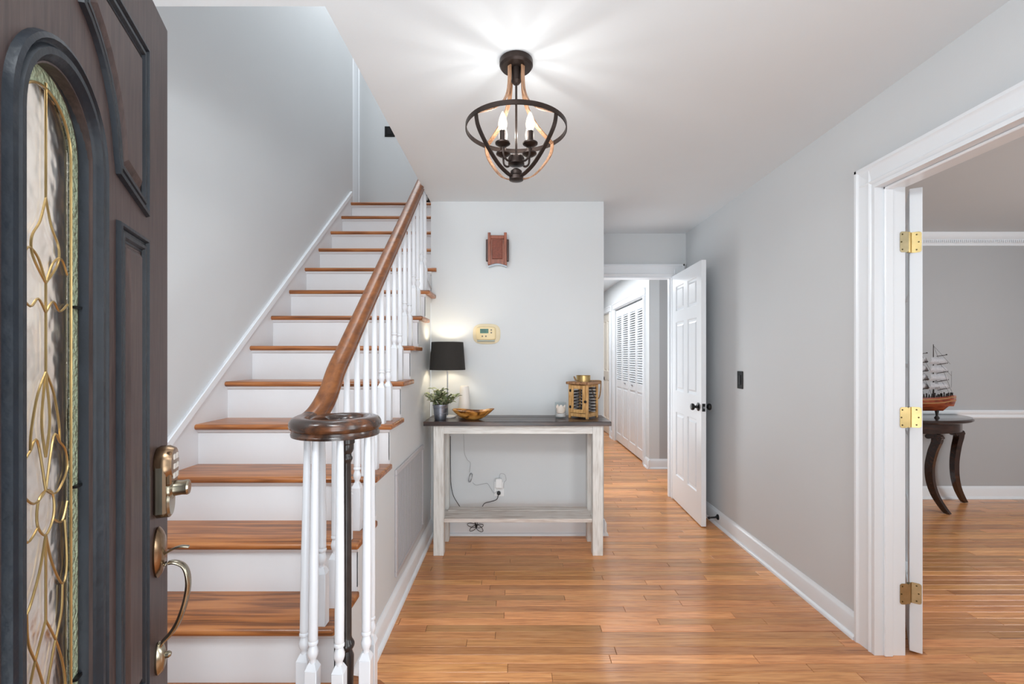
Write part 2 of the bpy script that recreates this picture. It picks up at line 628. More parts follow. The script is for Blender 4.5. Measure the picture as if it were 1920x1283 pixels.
# floor
sub = MB().box(-1.7, 5.25, 0.05, 9.4, -0.12, -0.004)
fl = solo('floor', sub, sub_m, 'floor of narrow honey oak strips', None, kind='structure')
rows = []
W = 0.05715
y0 = 1.874 - 29 * W
r = 0
boards = []
rng = random.Random(11)
while True:
    ya = y0 + r * W
    r += 1
    if ya > 9.3: break
    xa, xb = (-1.58, 5.15) if ya < 4.24 else (0.3, 3.3)
    x = xa - rng.uniform(0, 0.6)
    while x < xb:
        ln = rng.choice((rng.uniform(0.35, 0.8), rng.uniform(0.6, 1.3), rng.uniform(0.9, 1.7)))
        a, b = max(x, xa), min(x + ln, xb)
        if b - a > 0.04:
            boards.append((a, b, ya))
        x += ln


def board(M, tones, a, b, ya):
    g, c = 0.0008, 0.0013
    x0, x1, q0, q1 = a + g, b - g, ya + g, ya + W - g
    vs = [(x0, q0, -0.006), (x1, q0, -0.006), (x1, q1, -0.006), (x0, q1, -0.006),
          (x0, q0, -c), (x1, q0, -c), (x1, q1, -c), (x0, q1, -c),
          (x0 + c, q0 + c, 0), (x1 - c, q0 + c, 0), (x1 - c, q1 - c, 0), (x0 + c, q1 - c, 0)]
    fs = [(0, 1, 5, 4), (1, 2, 6, 5), (2, 3, 7, 6), (3, 0, 4, 7), (4, 5, 9, 8), (5, 6, 10, 9), (6, 7, 11, 10), (7, 4, 8, 11), (8, 9, 10, 11)]
    M.add(vs, fs)
    v = rng.random()
    v = v if rng.random() < 0.85 else v * 0.35
    tones += [(v, rng.random(), rng.random(), 1)] * 12


def plank_obj(name, M, tones, kind=None):
    w = fl.location
    M.v = [(x - w.x, y - w.y, z - w.z) for x, y, z in M.v]
    me = bpy.data.meshes.new(name)
    me.from_pydata(M.v, [], M.f)
    me.materials.append(oak_m)
    at = me.attributes.new('tone', 'FLOAT_COLOR', 'POINT')
    at.data.foreach_set('color', [c for t in tones for c in t])
    o = bpy.data.objects.new(name, me)
    COL.objects.link(o)
    o.parent = fl
    if kind: o['kind'] = kind
    return o


def seen(bd):
    a, b, ya = bd
    yc = ya + W
    if yc < 1.86: return False
    if b < XK: return False
    if XR - .02 < a and ya > 1.8 and a > 4.7: return False
    if a > yc * 1.086: return False
    if ya > YE: return False
    return True


vis = sorted([b for b in boards if seen(b)], key=lambda b: b[2])
single = set(vis[:290])
rest, rt = MB(), []
for bd in boards:
    if bd in single:
        M, t = MB(), []
        board(M, t, *bd)
        plank_obj('plank', M, t)
    else:
        board(rest, rt, *bd)
plank_obj('plank_field', rest, rt, 'stuff')

# walls
yA, yC = 0.06, 4.40
struct('wall_left', MB().prism([(-1.72, yA), (XL(yA) - .012, yA), (XL(yC) - .012, yC), (-1.72, yC)], 'z', 0, 5.15), wall_m, 'tall light grey stair wall on the left')
struct('wall_right', MB().prism([(yA, 0), (.55, 0), (.55, 2.052), (2.056, 2.052), (2.056, 0), (YE + .115, 0), (YE + .115, CEIL), (yA, CEIL)], 'x', XR, 1.70), wall_m, 'light grey wall on the right with the dining room opening')
struct('wall_back', MB().box(-.608, .655, YB, YE + .115, 0, CEIL), wall_m, 'light grey wall behind the console table')
struct('wall_hall', MB().prism([(.655, 0), (.70, 0), (.70, 2.04), (1.46, 2.04), (1.46, 0), (XR, 0), (XR, CEIL), (.655, CEIL)], 'y', YE, YE + .115), wall_m, 'light grey wall around the hallway opening')
struct('wall_front', MB().prism([(-1.6, 0), (-.48, 0), (-.48, 2.07), (.47, 2.07), (.47, 0), (5.1, 0), (5.1, CEIL), (-1.6, CEIL)], 'y', yA - .06, yA + .05), wall_m, 'light grey wall holding the front doorway')
struct('ceiling', MB().prism([(-1.66, yA), (1.70, yA), (1.70, YE + .115), (-.613, YE + .115), (-.613, 1.522), (-1.66, 1.522)], 'z', CEIL, 2.720), ceil_m, 'smooth white foyer ceiling')
struct('ceiling_dining', MB().box(1.70, 5.2, yA, YE + .1, CEIL, CEIL + .1), wall_m, 'grey dining room ceiling')
struct('wall_dining_far', MB().box(1.70, 5.2, YE - .01, YE + .1, 0, CEIL), dimwall_m, 'grey far wall of the dining room')
struct('wall_dining_right', MB().box(5.1, 5.2, yA, YE, 0, CEIL), dimwall_m, 'grey right wall of the dining room')
struct('wall_hall_right', MB().prism([(5.46, 0), (5.69, 0), (5.69, 2.03), (7.31, 2.03), (7.31, 0), (7.67, 0), (7.67, 2.03), (8.35, 2.03), (8.35, 0), (9.3, 0), (9.3, CEIL), (5.46, CEIL)], 'x', 1.57, 1.69), wall_m, 'grey hallway wall with the closet opening')
struct('wall_side_hall', MB().box(1.69, 3.3, 5.46, 5.56, 0, CEIL), dimwall_m, 'grey wall of the side passage')
struct('wall_side_passage', MB().box(3.2, 3.3, YE + .1, 5.46, 0, CEIL), dimwall_m, 'grey end wall of the side passage')
struct('wall_side_near', MB().box(1.58, 3.3, YE + .105, YE + .125, 0, CEIL), dimwall_m, 'grey near wall of the side passage')
struct('wall_closet_back', MB().box(1.69, 2.4, 8.4, 8.5, 0, CEIL), wall_m, 'grey closet end wall')
struct('wall_closet_rear', MB().box(2.3, 2.4, 5.56, 8.4, 0, CEIL), wall_m, 'grey closet rear wall')
struct('wall_hall_left', MB().box(.25, .35, YE + .115, 9.3, 0, CEIL), wall_m, 'grey left wall of the hallway')
struct('wall_hall_end', MB().box(.25, 1.69, 9.2, 9.3, 0, CEIL), wall_m, 'grey end wall of the hallway')
struct('ceiling_hall', MB().box(.25, 3.3, YE + .115, 9.3, CEIL, CEIL + .1), ceil_m, 'white hallway ceiling')
# stairwell above the foyer
struct('wall_stairwell_right', MB().box(-.608, -.50, 1.42, 5.42, 2.721, 5.15), wall_m, 'grey upper wall over the stairs')
struct('wall_stairwell_front', MB().box(-1.66, -.608, 1.42, 1.522, 2.721, 5.15), wall_m, 'grey upper front wall over the stairs')
struct('wall_upper_far', MB().box(-2.6, -.608, 5.30, 5.42, 2.6, 5.15), wall_m, 'grey wall across the upper landing')
struct('wall_upper_left', MB().box(-2.7, -2.6, 4.28, 5.42, 2.6, 5.15), wall_m, 'grey left end of the upper landing')
struct('wall_upper_near', MB().box(-2.6, -1.72, 4.28, 4.40, 2.6, 5.15), wall_m, 'grey return wall of the upper landing')
struct('ceiling_upper', MB().box(-2.7, -.50, 1.42, 5.42, 5.15, 5.25), ceil_m, 'white ceiling over the stairwell')
struct('floor_upper', MB().box(-2.6, -.608, 4.42, 5.30, 2.6, 2.724), tread_m, 'oak upper landing floor')
# knee wall under the stairs
NOSE = lambda k: 1.561 + 0.2296 * (k - 1)
RZ = 0.1947
ZT = lambda k: RZ * (k + 1)
TH = 0.027
poly = [(1.60, 0), (YB, 0), (YB, ZT(9) - TH)]
for k in range(9, 0, -1):
    poly.append((NOSE(k) + .03, ZT(k) - TH))
    poly.append((NOSE(k) + .03, (ZT(k - 1) - TH) if k > 1 else 0.0))
poly = poly[:-1] + [(NOSE(1) + .03, 0)]
poly = poly[1:]
struct('wall_stairs', MB().prism(poly, 'x', -.665, XK), wall_m, 'light grey wall under the stairs')


# trim helpers
BB = [(0, 0), (.030, 0), (.029, .010), (.024, .017), (.016, .020), (.016, .092), (.012, .100), (.007, .106), (.004, .115), (0, .115)]


def base_run(name, axis, wall, sgn, a, b, label):
    """baseboard: axis = direction it runs; wall = plane coordinate; sgn = side it stands out to"""
    M = MB()
    pr = [(wall + sgn * d, z) for d, z in BB]
    M.prism(pr, 'y' if axis == 'y' else 'x', a, b)
    return struct(name, M, trim_m, label)


base_run('baseboard_right', 'y', XR, -1, 2.15, YE - .02, 'white baseboard along the right wall')
base_run('baseboard_stairs', 'y', XK, 1, 1.68, YB, 'white baseboard under the stairs')
base_run('baseboard_back', 'x', YB, -1, XK + .03, .655, 'white baseboard behind the console table')
struct('baseboard_corner', MB().prism([(.655 + d, z) for d, z in BB], 'y', YB - .03, YE), trim_m, 'white baseboard round the console wall corner')
base_run('baseboard_dining', 'x', YE - .01, -1, 1.72, 5.1, 'white baseboard on the dining room far wall')
base_run('baseboard_side_hall', 'x', 5.46, -1, 1.54, 3.2, 'white baseboard in the side passage')
base_run('baseboard_hall', 'y', 1.57, -1, 5.43, 5.60, 'white baseboard beside the closet')
base_run('baseboard_hall_far', 'y', 1.57, -1, 7.40, 7.60, 'white baseboard between closet and far door')

# casings (profile across the width: w from the outer edge, d out from the wall)
CP = [(0, 0), (0, .026), (.012, .026), (.018, .020), (.024, .018), (.070, .014), (.076, .019), (.084, .016), (.090, .008), (.090, 0)]


def casing_y(name, wall, sgn, ya, dirn, z0, z1, label):
    """upright on a wall whose plane is X = wall; ya outer edge, dirn +-1 towards the opening"""
    return struct(name, MB().prism([(wall + sgn * d, ya + dirn * w) for w, d in CP], 'z', z0, z1), trim_m, label)


# dining opening: casing, jambs
casing_y('trim_1', XR, -1, 2.146, -1, 0, 2.142, 'white moulded casing beside the dining room opening')
struct('trim_2', MB().prism([(XR - d, 2.142 - w) for w, d in CP], 'y', .46, 2.146), trim_m, 'white moulded casing over the dining room opening')
casing_y('trim_3', XR, -1, .46, 1, 0, 2.052, 'white casing at the near side of the dining room opening')
jm = MB().box(1.566, 1.700, 2.040, 2.056, 0, 2.052)
jm.box(1.604, 1.640, 2.028, 2.040, 0, 2.036, .003)
jm2 = MB().box(1.566, 1.700, .55, 2.040, 2.036, 2.052)
jm2.box(1.604, 1.640, .55, 2.040, 2.024, 2.036, .003)
struct('trim_5', jm, trim_m, 'white door jamb of the dining room opening')
struct('trim_6', jm2, trim_m, 'white head jamb of the dining room opening')
# hall opening
struct('trim_7', MB().prism([(1.56 - w, YE - d) for w, d in [(w * 1.1, d) for w, d in CP]], 'z', 0, 2.148), trim_m, 'white casing right of the hallway opening')
struct('trim_8', MB().prism([(YE - d, 2.148 - w * 1.15) for w, d in CP], 'x', .66, 1.56), trim_m, 'white casing over the hallway opening')
hj = MB().box(1.45, 1.464, YE - .003, YE + .12, 0, 2.044)
hj.box(1.438, 1.45, YE + .04, YE + .08, 0, 2.03)
struct('trim_9', hj, trim_m, 'white jamb of the hallway opening')
struct('trim_10', MB().box(.70, 1.45, YE - .003, YE + .12, 2.028, 2.044), trim_m, 'white head jamb of the hallway opening')
# closet opening casing and the far door casing in the hallway
casing_y('trim_11', 1.57, -1, 5.60, 1, 0, 2.03, 'white casing on the near side of the closet')
casing_y('trim_12', 1.57, -1, 7.40, -1, 0, 2.03, 'white casing on the far side of the closet')
struct('trim_13', MB().prism([(1.57 - d, 2.13 - w) for w, d in CP], 'y', 5.60, 7.40), trim_m, 'white casing over the closet')
casing_y('trim_14', 1.57, -1, 7.60, 1, 0, 2.03, 'white casing of the far hallway door')
struct('trim_15', MB().prism([(1.57 - d, 2.13 - w) for w, d in CP], 'y', 7.60, 8.42), trim_m, 'white casing over the far hallway door')
# upper landing door casing, dining crown and chair rail
struct('trim_16', MB().prism([((661 - CX) * 5.3 / F + w * .9, 5.30 - d) for w, d in CP], 'z', 2.724, 4.83), trim_m, 'white door casing on the upper landing wall')
crown = [(YE - .01, 2.318), (YE - .022, 2.318), (YE - .024, 2.338), (YE - .034, 2.342), (YE - .034, 2.372), (YE - .044, 2.378), (YE - .060, 2.40), (YE - .066, 2.434), (YE - .01, 2.434)]
tr = struct('trim_17', MB().prism(crown, 'x', 1.72, 5.1), trim_m, 'white dentil crown moulding in the dining room')
dn = MB()
x = 1.74
while x < 5.08:
    dn.box(x, x + .010, YE - .042, YE - .033, 2.344, 2.366)
    x += .0185
part('dentil', dn, trim_m, tr, kind='stuff')
cr = [(YE - .01, .738), (YE - .020, .738), (YE - .024, .752), (YE - .016, .758), (YE - .018, .775), (YE - .030, .782), (YE - .034, .800), (YE - .024, .812), (YE - .01, .812)]
struct('trim_18', MB().prism(cr, 'x', 1.72, 5.1), trim_m, 'white chair rail on the dining room far wall')
# stair skirt board
skp = []
ya, yb = 1.30, 4.34
for y in (ya, yb):
    pass
slope = RZ / 0.2296
zn = lambda y: ZT(1) + slope * (y - NOSE(1))
sk = MB()
q = [(ya, 0), (ya, zn(ya) + .100), (yb, zn(yb) + .085), (yb, zn(yb) - .35), (1.9, 0)]
sk.add([(XL(y) - .016, y, z) for y, z in q] + [(XL(y), y, z) for y, z in q], [(0, 1, 2, 3, 4), (5, 9, 8, 7, 6)] + [(i, (i + 1) % 5, 5 + (i + 1) % 5, 5 + i) for i in range(5)])
capq = [(ya, zn(ya) + .100), (yb, zn(yb) + .085), (yb, zn(yb) + .045), (ya, zn(ya) + .060)]

# ------------------------------------------------------------------ staircase
stairs = thing('staircase', 'oak-treaded staircase with white risers climbing along the left wall', 'staircase', (-1.05, 1.6, 0))
part('skirt_board', sk, riser_m, stairs)
part('skirt_cap', MB().add([(XL(y) - .016, y, z) for y, z in capq] + [(XL(y) + .007, y, z) for y, z in capq], [(0, 1, 2, 3), (4, 7, 6, 5)] + [(i, (i + 1) % 4, 4 + (i + 1) % 4, 4 + i) for i in range(4)]), trim_m, stairs)


def nose_prof(y, z, yb):
    r_ = TH / 2
    p = [(yb, z - TH), (yb, z)]
    for i in range(7):
        a = PI / 2 + PI * i / 6
        p.append((y + r_ + r_ * math.cos(a), z - r_ + r_ * math.sin(a)))
    return p


for k in range(0, 14):
    y, z = NOSE(k), ZT(k)
    xl = XL(y)
    if k == 0:
        # curtail starting step with a rounded end round the volute
        def out(ins):
            p = [(xl, y + ins), (-.565, 1.335 + ins)]
            y_front = 1.335 + ins
            p = [(xl, y_front), (-.56, y_front)]
            c, R = (-.545, 1.485), .150 - ins
            for i in range(1, 12):
                a = -PI / 2 + i * (PI / 2 + .95) / 11
                p.append((c[0] + (R + .005) * math.cos(a), c[1] + R * math.sin(a)))
            p += [(-.60, 1.640 - ins), (-.60, 1.62), (xl, 1.62)]
            return p
        n = len(out(0))
        M = MB()
        M.loft([[(a, b, z - TH) for a, b in out(.004)], [(a, b, z - TH + .006) for a, b in out(0)], [(a, b, z - .006) for a, b in out(0)], [(a, b, z) for a, b in out(.005)]])
        part('tread', M, tread_m, stairs)
        M = MB().prism(out(.028), 'z', 0, z - TH)
        part('riser', M, riser_m, stairs)
        continue
    xr = (-.588 + .019 * (y - 2.25)) if k <= 9 else -.6085
    yb_ = NOSE(k + 1) + .03 if k < 13 else 4.44
    M = MB()
    pr = nose_prof(y, z, yb_)
    xr2 = xr
    if k == 9:
        # the ninth tread stops against the wall corner at its back
        M.prism(pr, 'x', xl, -.6085)
        M.prism(nose_prof(y, z, YB - .001), 'x', -.6085, xr2)
    elif k <= 8:
        c = TH / 2
        n = len(pr)
        ctr = z - c
        rings = [[(xl, a, b) for a, b in pr], [(xr2 - .010, a, b) for a, b in pr]]
        for t in (1, 2, 3):
            a_ = t * PI / 6
            rings.append([(xr2 - .010 + .010 * math.sin(a_), min(max(a, y + .010 * (1 - math.cos(a_))), yb_), ctr + (b - ctr) * (1 - .45 * (1 - math.cos(a_)))) for a, b in pr])
        M.loft(rings)
    else:
        M.prism(pr, 'x', xl, xr2)
    part('tread', M, tread_m, stairs)
    M = MB().box(xl, XK + .004 if k <= 9 else -.6085, y + .028, y + .046, ZT(k - 1), z - TH)
    part('riser', M, riser_m, stairs)
    M = MB().prism([(y + .028, z - TH), (y + .014, z - TH), (y + .016, z - TH - .006), (y + .022, z - TH - .014), (y + .028, z - TH - .016)], 'x', xl, XK + .008 if k <= 9 else -.6085)
    part('cove_moulding', M, riser_m, stairs)
    if k <= 9:
        # bracket on the open side, under the return nosing
        ye = min(NOSE(k + 1) + .028, YB - .002)
        zz = z - TH
        M = MB().prism([(y + .028, zz), (ye, zz), (ye, zz - .030), (ye - .03, zz - .036), (ye - .07, zz - .05), (ye - .12, zz - .085), (y + .07, zz - .135), (y + .028, zz - .150)], 'x', XK + .0005, XK + .006)
        part('bracket', M, wall_m, stairs)

# ------------------------------------------------------------------ railing
rail = thing('stair_railing', 'oak handrail with white turned balusters ending in a dark volute over a black newel', 'railing', (-.60, 1.49, ZT(0)))
RP = [(0, .029), (.013, .0285), (.023, .024), (.029, .015), (.031, .004), (.028, -.006), (.022, -.011), (.0225, -.018), (.025, -.022), (.024, -.029), (0, -.029)]
RPF = RP + [(-a, b) for a, b in RP[-2:0:-1]]
railz = lambda y: 1.2025 + .833 * (y - 1.663)
xrail = lambda y: -.652 + .012 * (y - 1.66)
pts = [(xrail(3.425), 3.425, railz(3.425)), (xrail(2.6), 2.6, railz(2.6)), (xrail(1.80), 1.80, railz(1.80))]
low = smooth_path([(xrail(1.80), 1.80, railz(1.80)), (-.652, 1.72, railz(1.72)), (-.655, 1.655, 1.172), (-.664, 1.60, 1.118), (-.673, 1.55, 1.090), (-.676, 1.49, 1.083)], 6)
part('handrail', MB().sweep([Vector(p) for p in pts[:2]] + [Vector(pts[2])] + low[1:25], RPF), rail_m, rail)
C = (-.548, 1.485)
sp = list(low[24:-1])
for i in range(0, 41):
    a = PI + i * (2 * PI + .6) / 40
    rr = .126 - .062 * (i / 40) ** .9
    sp.append(Vector((C[0] + rr * math.cos(a), C[1] + rr * math.sin(a), 1.083)))
part('volute', MB().sweep(sp, RPF), volute_m, rail, label='dark worn spiral end of the handrail')
part('volute_eye', MB().lathe([(.0, 1.052), (.050, 1.052), (.050, 1.070), (.030, 1.076), (.0, 1.077)], (C[0], C[1], 0), 20), volute_m, rail)


def baluster_mesh(h):
    b = .0175
    M = MB()
    M.box(-b, b, -b, b, 0, .176, .0015)
    # pyramid shoulder
    M.loft([[(-b, -b, .176), (b, -b, .176), (b, b, .176), (-b, b, .176)], [(-.009, -.009, .196), (.009, -.009, .196), (.009, .009, .196), (-.009, .009, .196)]])
    prof = [(.010, .190), (.0105, .198), (.0095, .203), (.013, .210), (.0155, .219), (.0155, .228), (.012, .240), (.0105, .246), (.0145, .249), (.0150, .253), (.0145, .257), (.0125, .259), (.0138, .262), (.0135, .268),
            (.0138, .36), (.0130, h * .6), (.0105, h - .05), (.0098, h)]
    M.lathe(prof, seg=14)
    return make_mesh('baluster', M, balus_m, 40)


rl = Vector(rail.location)
m1 = None
for k in range(1, 10):
    for j in (0, 1):
        y = NOSE(k) + .034 + j * .1148
        if y > 3.40: continue
        h = railz(y) - .030 - ZT(k)
        if k == 1 and j == 0: h = 1.172 - .032 + (y - 1.655) * .8 - ZT(k)
        if k == 1: m = baluster_mesh(h)
        elif k == 2 and j == 0:
            m = m1 = baluster_mesh(h)
        elif k == 2: m = m2 = baluster_mesh(h)
        else: m = m1 if j == 0 else m2
        share('baluster', m, rail, Vector((xrail(y), y, ZT(k))) - rl)
ms = baluster_mesh(1.083 - .029 - ZT(0))
for (x, y, tx) in ((-.648, 1.441, .016), (-.602, 1.398, .012), (-.517, 1.386, .004), (-.457, 1.446, .006), (-.468, 1.530, 0.004)):
    share('baluster', ms, rail, Vector((x, y, ZT(0))) - rl, (0, tx, 0))
nw = [(.026, 0), (.026, .04), (.024, .05), (.018, .058), (.021, .07), (.0225, .12), (.023, .165), (.019, .176), (.0175, .184), (.022, .190), (.025, .197), (.025, .203), (.022, .210), (.018, .216), (.016, .225),
      (.0158, .40), (.0150, .62), (.0140, .77), (.0165, .778), (.019, .782), (.019, .788), (.0155, .793), (.0155, .800), (.020, .806), (.0225, .815), (.0225, .829), (.0255, .833), (.0255, .858)]
part('newel_post', MB().lathe(nw, (-.527, 1.474, ZT(0)), 24), newel_m, rail, label='slim black turned newel under the volute')

# ------------------------------------------------------------------ front door (open, at the left)
fd = thing('door_1', 'dark brown front door standing open with an arched leaded glass panel', 'door', (-.792, 1.072, .012), math.atan2(-.927, .376), kind='structure')
DW, DH, DT = .914, 2.03, .045


def arch(u0, u1, z0, ztop, n=24):
    """counter-clockwise loop: round-headed opening"""
    c, R = (u0 + u1) / 2, (u1 - u0) / 2
    zc = ztop - R * 1.02
    p = [(u0, z0), (u1, z0)]
    for i in range(n + 1):
        a = PI * i / n
        p.append((c + R * math.cos(a), zc + R * 1.02 * math.sin(a)))
    # extra points down the straight sides
    out = []
    for i in range(len(p)):
        a, b = p[i], p[(i + 1) % len(p)]
        m = max(1, int(math.hypot(a[0] - b[0], a[1] - b[1]) / .12))
        for t in range(m):
            out.append((a[0] + (b[0] - a[0]) * t / m, a[1] + (b[1] - a[1]) * t / m))
    return out


GU0, GU1, GZ0, GZ1 = .374, .560, .50, 1.672
hole = arch(GU0, GU1, GZ0, GZ1)


def rect_match(lp, u0, u1, z0, z1):
    c = ((u0 + u1) / 2, (z0 + z1) / 2)
    hc = (sum(p[0] for p in lp) / len(lp), sum(p[1] for p in lp) / len(lp))
    out = []
    for p in lp:
        d = (p[0] - hc[0], p[1] - hc[1])
        ts = []
        if d[0] > 1e-9: ts.append((u1 - hc[0]) / d[0])
        if d[0] < -1e-9: ts.append((u0 - hc[0]) / d[0])
        if d[1] > 1e-9: ts.append((z1 - hc[1]) / d[1])
        if d[1] < -1e-9: ts.append((z0 - hc[1]) / d[1])
        t = min(ts)
        out.append([hc[0] + d[0] * t, hc[1] + d[1] * t])
    for cu, cz in ((u0, z0), (u1, z0), (u1, z1), (u0, z1)):
        i = min(range(len(out)), key=lambda j: (out[j][0] - cu) ** 2 + (out[j][1] - cz) ** 2)
        out[i] = [cu, cz]
    return out


outer = rect_match(hole, 0, DW, 0, DH)
M = MB()
M.loft([[(u, -DT, z) for u, z in outer], [(u, 0, z) for u, z in outer], [(u, 0, z) for u, z in hole], [(u, -DT, z) for u, z in hole]], True, False, True)
part('slab', M, door_m, fd, world=False, smooth=30)
om = arch(GU0 - .036, GU1 + .036, GZ0 - .036, GZ1 + .038)
glp = [(0, .0), (.002, .009), (.008, .011), (.011, .005), (.014, .004), (.018, .010), (.026, .010), (.031, .004), (.035, .001), (.038, -.016)]
M = MB()
M.loft([[(u, h, z) for u, z in offset_loop(om, d)] for d, h in glp], True, False)
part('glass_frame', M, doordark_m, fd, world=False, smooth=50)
M = MB()
M.loft([[(u, -DT - h, z) for u, z in offset_loop(om, d)] for d, h in glp], True, False)
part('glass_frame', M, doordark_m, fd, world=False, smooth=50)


def panel_loop(pts, name='panel'):
    pf = [(0, 0), (.002, .007), (.008, .008), (.011, .002), (.015, .001), (.018, .006), (.024, .006), (.028, .001), (.032, .001)]
    M = MB()
    M.loft([[(u, h, z) for u, z in offset_loop(pts, d)] for d, h in pf], True, False)
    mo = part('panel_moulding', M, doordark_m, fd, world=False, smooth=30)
    inner = [offset_loop(pts, d) for d in (.036, .046)]
    M = MB()
    M.loft([[(u, 0.0, z) for u, z in inner[0]], [(u, .007, z) for u, z in inner[1]]], True, False)
    n = len(pts)
    M.f.append(tuple(n + i for i in range(n)))
    M.mi.append(0)
    part('raised_panel', M, door_m, fd, world=False, smooth=30)


UC = (GU0 + GU1) / 2
# long panels beside the glass, corner panels following the arch, bottom panels
for mir in (0, 1):
    f = (lambda u: 2 * UC - u) if mir else (lambda u: u)
    o_ = (lambda l: l[::-1]) if mir else (lambda l: l)
    panel_loop(o_([(f(u), z) for u, z in [(.138, .62), (.287, .62), (.287, 1.522), (.138, 1.522)]]))
    cr_ = [(.138, 1.566), (.287, 1.600)] + [(UC - .172 * math.cos(a), 1.60 + .21 * math.sin(a)) for a in [i * 1.30 / 9 for i in range(1, 10)]] + [(.427, 1.905), (.138, 1.905)]
    panel_loop(o_([(f(u), z) for u, z in cr_]))
    panel_loop(o_([(f(u), z) for u, z in [(.138, .14), (.415, .14), (.415, .43), (.287, .46), (.287, .57), (.138, .57)]]))
# glass
gi = arch(GU0 - .001, GU1 + .001, GZ0, GZ1 + .002)
gb = offset_loop(gi, .026)
M = MB()
M.loft([[(u, -.026, z) for u, z in gi], [(u, -.018, z) for u, z in gi], [(u, -.018, z) for u, z in gb], [(u, -.026, z) for u, z in gb]], True, False, True)
part('glass_border', M, border_m, fd, world=False, label='greenish pebbled glass border')
M = MB()
n = len(gb)
M.add([(u, -.025, z) for u, z in gb] + [(u, -.019, z) for u, z in gb], [tuple(range(n)), tuple(range(n, 2 * n))] + [(i, (i + 1) % n, n + (i + 1) % n, n + i) for i in range(n)])
part('glass_pane', M, bevel_m, fd, world=False, smooth=0)
came = MB()
cy_ = -.0165


def c2(lst, r=.0015, both=True, close=False):
    for s in ((1, -1) if both else (1,)):
        p = smooth_path([(UC + s * a, cy_, z) for a, z in lst], 5, close) if len(lst) > 2 else [Vector((UC + s * a, cy_, z)) for a, z in lst]
        came.tube(p, r, 6, closed=close)


came.tube([(u, cy_, z) for u, z in gb], .0018, 6, True)
c2([(0, 1.655), (0, 1.50)], both=False)
c2([(0, 1.50), (.014, 1.465), (.033, 1.440), (.030, 1.415), (0, 1.385)])
c2([(0, 1.385), (.018, 1.415), (.040, 1.425), (.057, 1.405)])
c2([(0, 1.385), (0, 1.330), (0, 1.265)], both=False)
c2([(0, 1.345), (.018, 1.362), (.036, 1.350), (.058, 1.362)])
c2([(0, 1.265), (.020, 1.235), (.034, 1.19), (.036, 1.165)])
c2([(0, 1.265), (.010, 1.20), (.0, 1.15)])
c2([(.036, 1.165), (.020, 1.175), (.0, 1.105)])
c2([(.036, 1.165), (.052, 1.150), (.056, 1.120), (.028, 1.095), (0, 1.105)])
c2([(0, 1.105), (.018, 1.095), (.020, 1.065), (0, 1.045), (-.020, 1.065), (-.018, 1.095)], both=False, close=True)
c2([(.018, 1.062), (.042, 1.050), (.057, 1.075)])
c2([(0, 1.045), (.016, 1.0), (.044, .960), (.056, .985), (.050, 1.05)])
c2([(.044, .96), (.040, .92), (.020, .88), (0, .83)])
c2([(0, 1.045), (0, .93)], both=False)
c2([(0, .93), (.030, .88), (.048, .83), (.054, .78)])
c2([(0, .83), (.022, .79), (.046, .785), (.052, .74), (.028, .715), (0, .745)])
c2([(0, .745), (0, .60), (0, .53)], both=False)
c2([(0, .69), (.028, .65), (.05, .60)])
c2([(0, .60), (.03, .62), (.057, .58)])
part('came', came, came_m, fd, world=False, label='curving brass lead lines')
for zz in (1.36, 1.09, .80):
    part('glazing_clip', MB().box(GU0 - .004, GU0 + .018, -.018, -.012, zz - .002, zz + .002), black_m, fd, world=False)

# keypad lock
kp = part('keypad_lock', MB().box(.036, .102, 0, .022, .950, 1.062, .005), nickel_m, fd, world=False, label='antique nickel keypad lock')
M = MB().lathe([(.0, 0), (.030, 0), (.0335, .006), (.0335, .022), (.029, .032), (.0, .034)], (.069, 0, 1.056), 22, (0, 1, 0), 1, 1.15)
part('lock_cap', M, copper_m, kp, world=False)
M = MB()
for i in range(3):
    for j in range(2):
        M.box(.052 + j * .018, .066 + j * .018, .030, .036, 1.066 - i * .020, 1.080 - i * .020, .002)
part('keypad_plate', MB().box(.044, .094, .020, .031, 1.012, 1.084, .003), copper_m, kp, world=False)
kb = make_mesh('key_button', MB().box(-.007, .007, 0, .005, -.0065, .0065, .002), simple('pale_key', (210, 206, 200), 0.3, 0.4))
for i in range(3):
    for j in range(2):
        share('key_button', kb, kp, (.060 + j * .018, .030, 1.070 - i * .020))
part('turn_knob', MB().lathe([(.0, .018), (.024, .018), (.023, .026), (.017, .030), (.0155, .044), (.0165, .054), (.0145, .0575), (0, .058)], (.066, 0, 1.000), 20, (0, 1, 0)), nickel_m, kp, world=False)
part('knob_base', MB().lathe([(.0, .0), (.026, .0), (.026, .022), (.022, .026), (0, .026)], (.066, 0, .972), 20, (0, 1, 0), 1, 1.3), nickel_m, kp, world=False)
# handle set
hd = part('door_handle', MB().lathe([(0, 0), (.030, 0), (.031, .004), (.026, .010), (.020, .014), (.0, .016)], (.074, 0, .868), 26, (0, 1, 0), 1, 1.75), copper_m, fd, world=False, label='antique brass handle set')
M = MB()
gp = smooth_path([(.074, .006, .838), (.074, .030, .842), (.074, .050, .828), (.074, .057, .795), (.074, .052, .755), (.074, .040, .715), (.074, .026, .690), (.074, .010, .672), (.074, .006, .655)], 6)
nn = len(gp)
M.sweep(gp, [(.010 * math.cos(a), .0045 * math.sin(a)) for a in [2 * PI * i / 12 for i in range(12)]], frames=[(0, 1, .2)] * nn, scale=[.75 + .5 * math.sin(PI * i / (nn - 1)) for i in range(nn)])
part('grip', M, nickel_m, hd, world=False)
part('thumb_piece', MB().sweep(smooth_path([(.074, .010, .858), (.074, .024, .868), (.074, .042, .874), (.074, .058, .871)], 5), [(.008 * math.cos(a), .002 * math.sin(a)) for a in [2 * PI * i / 10 for i in range(10)]], frames=[(0, 0, 1)] * 16), nickel_m, hd, world=False)
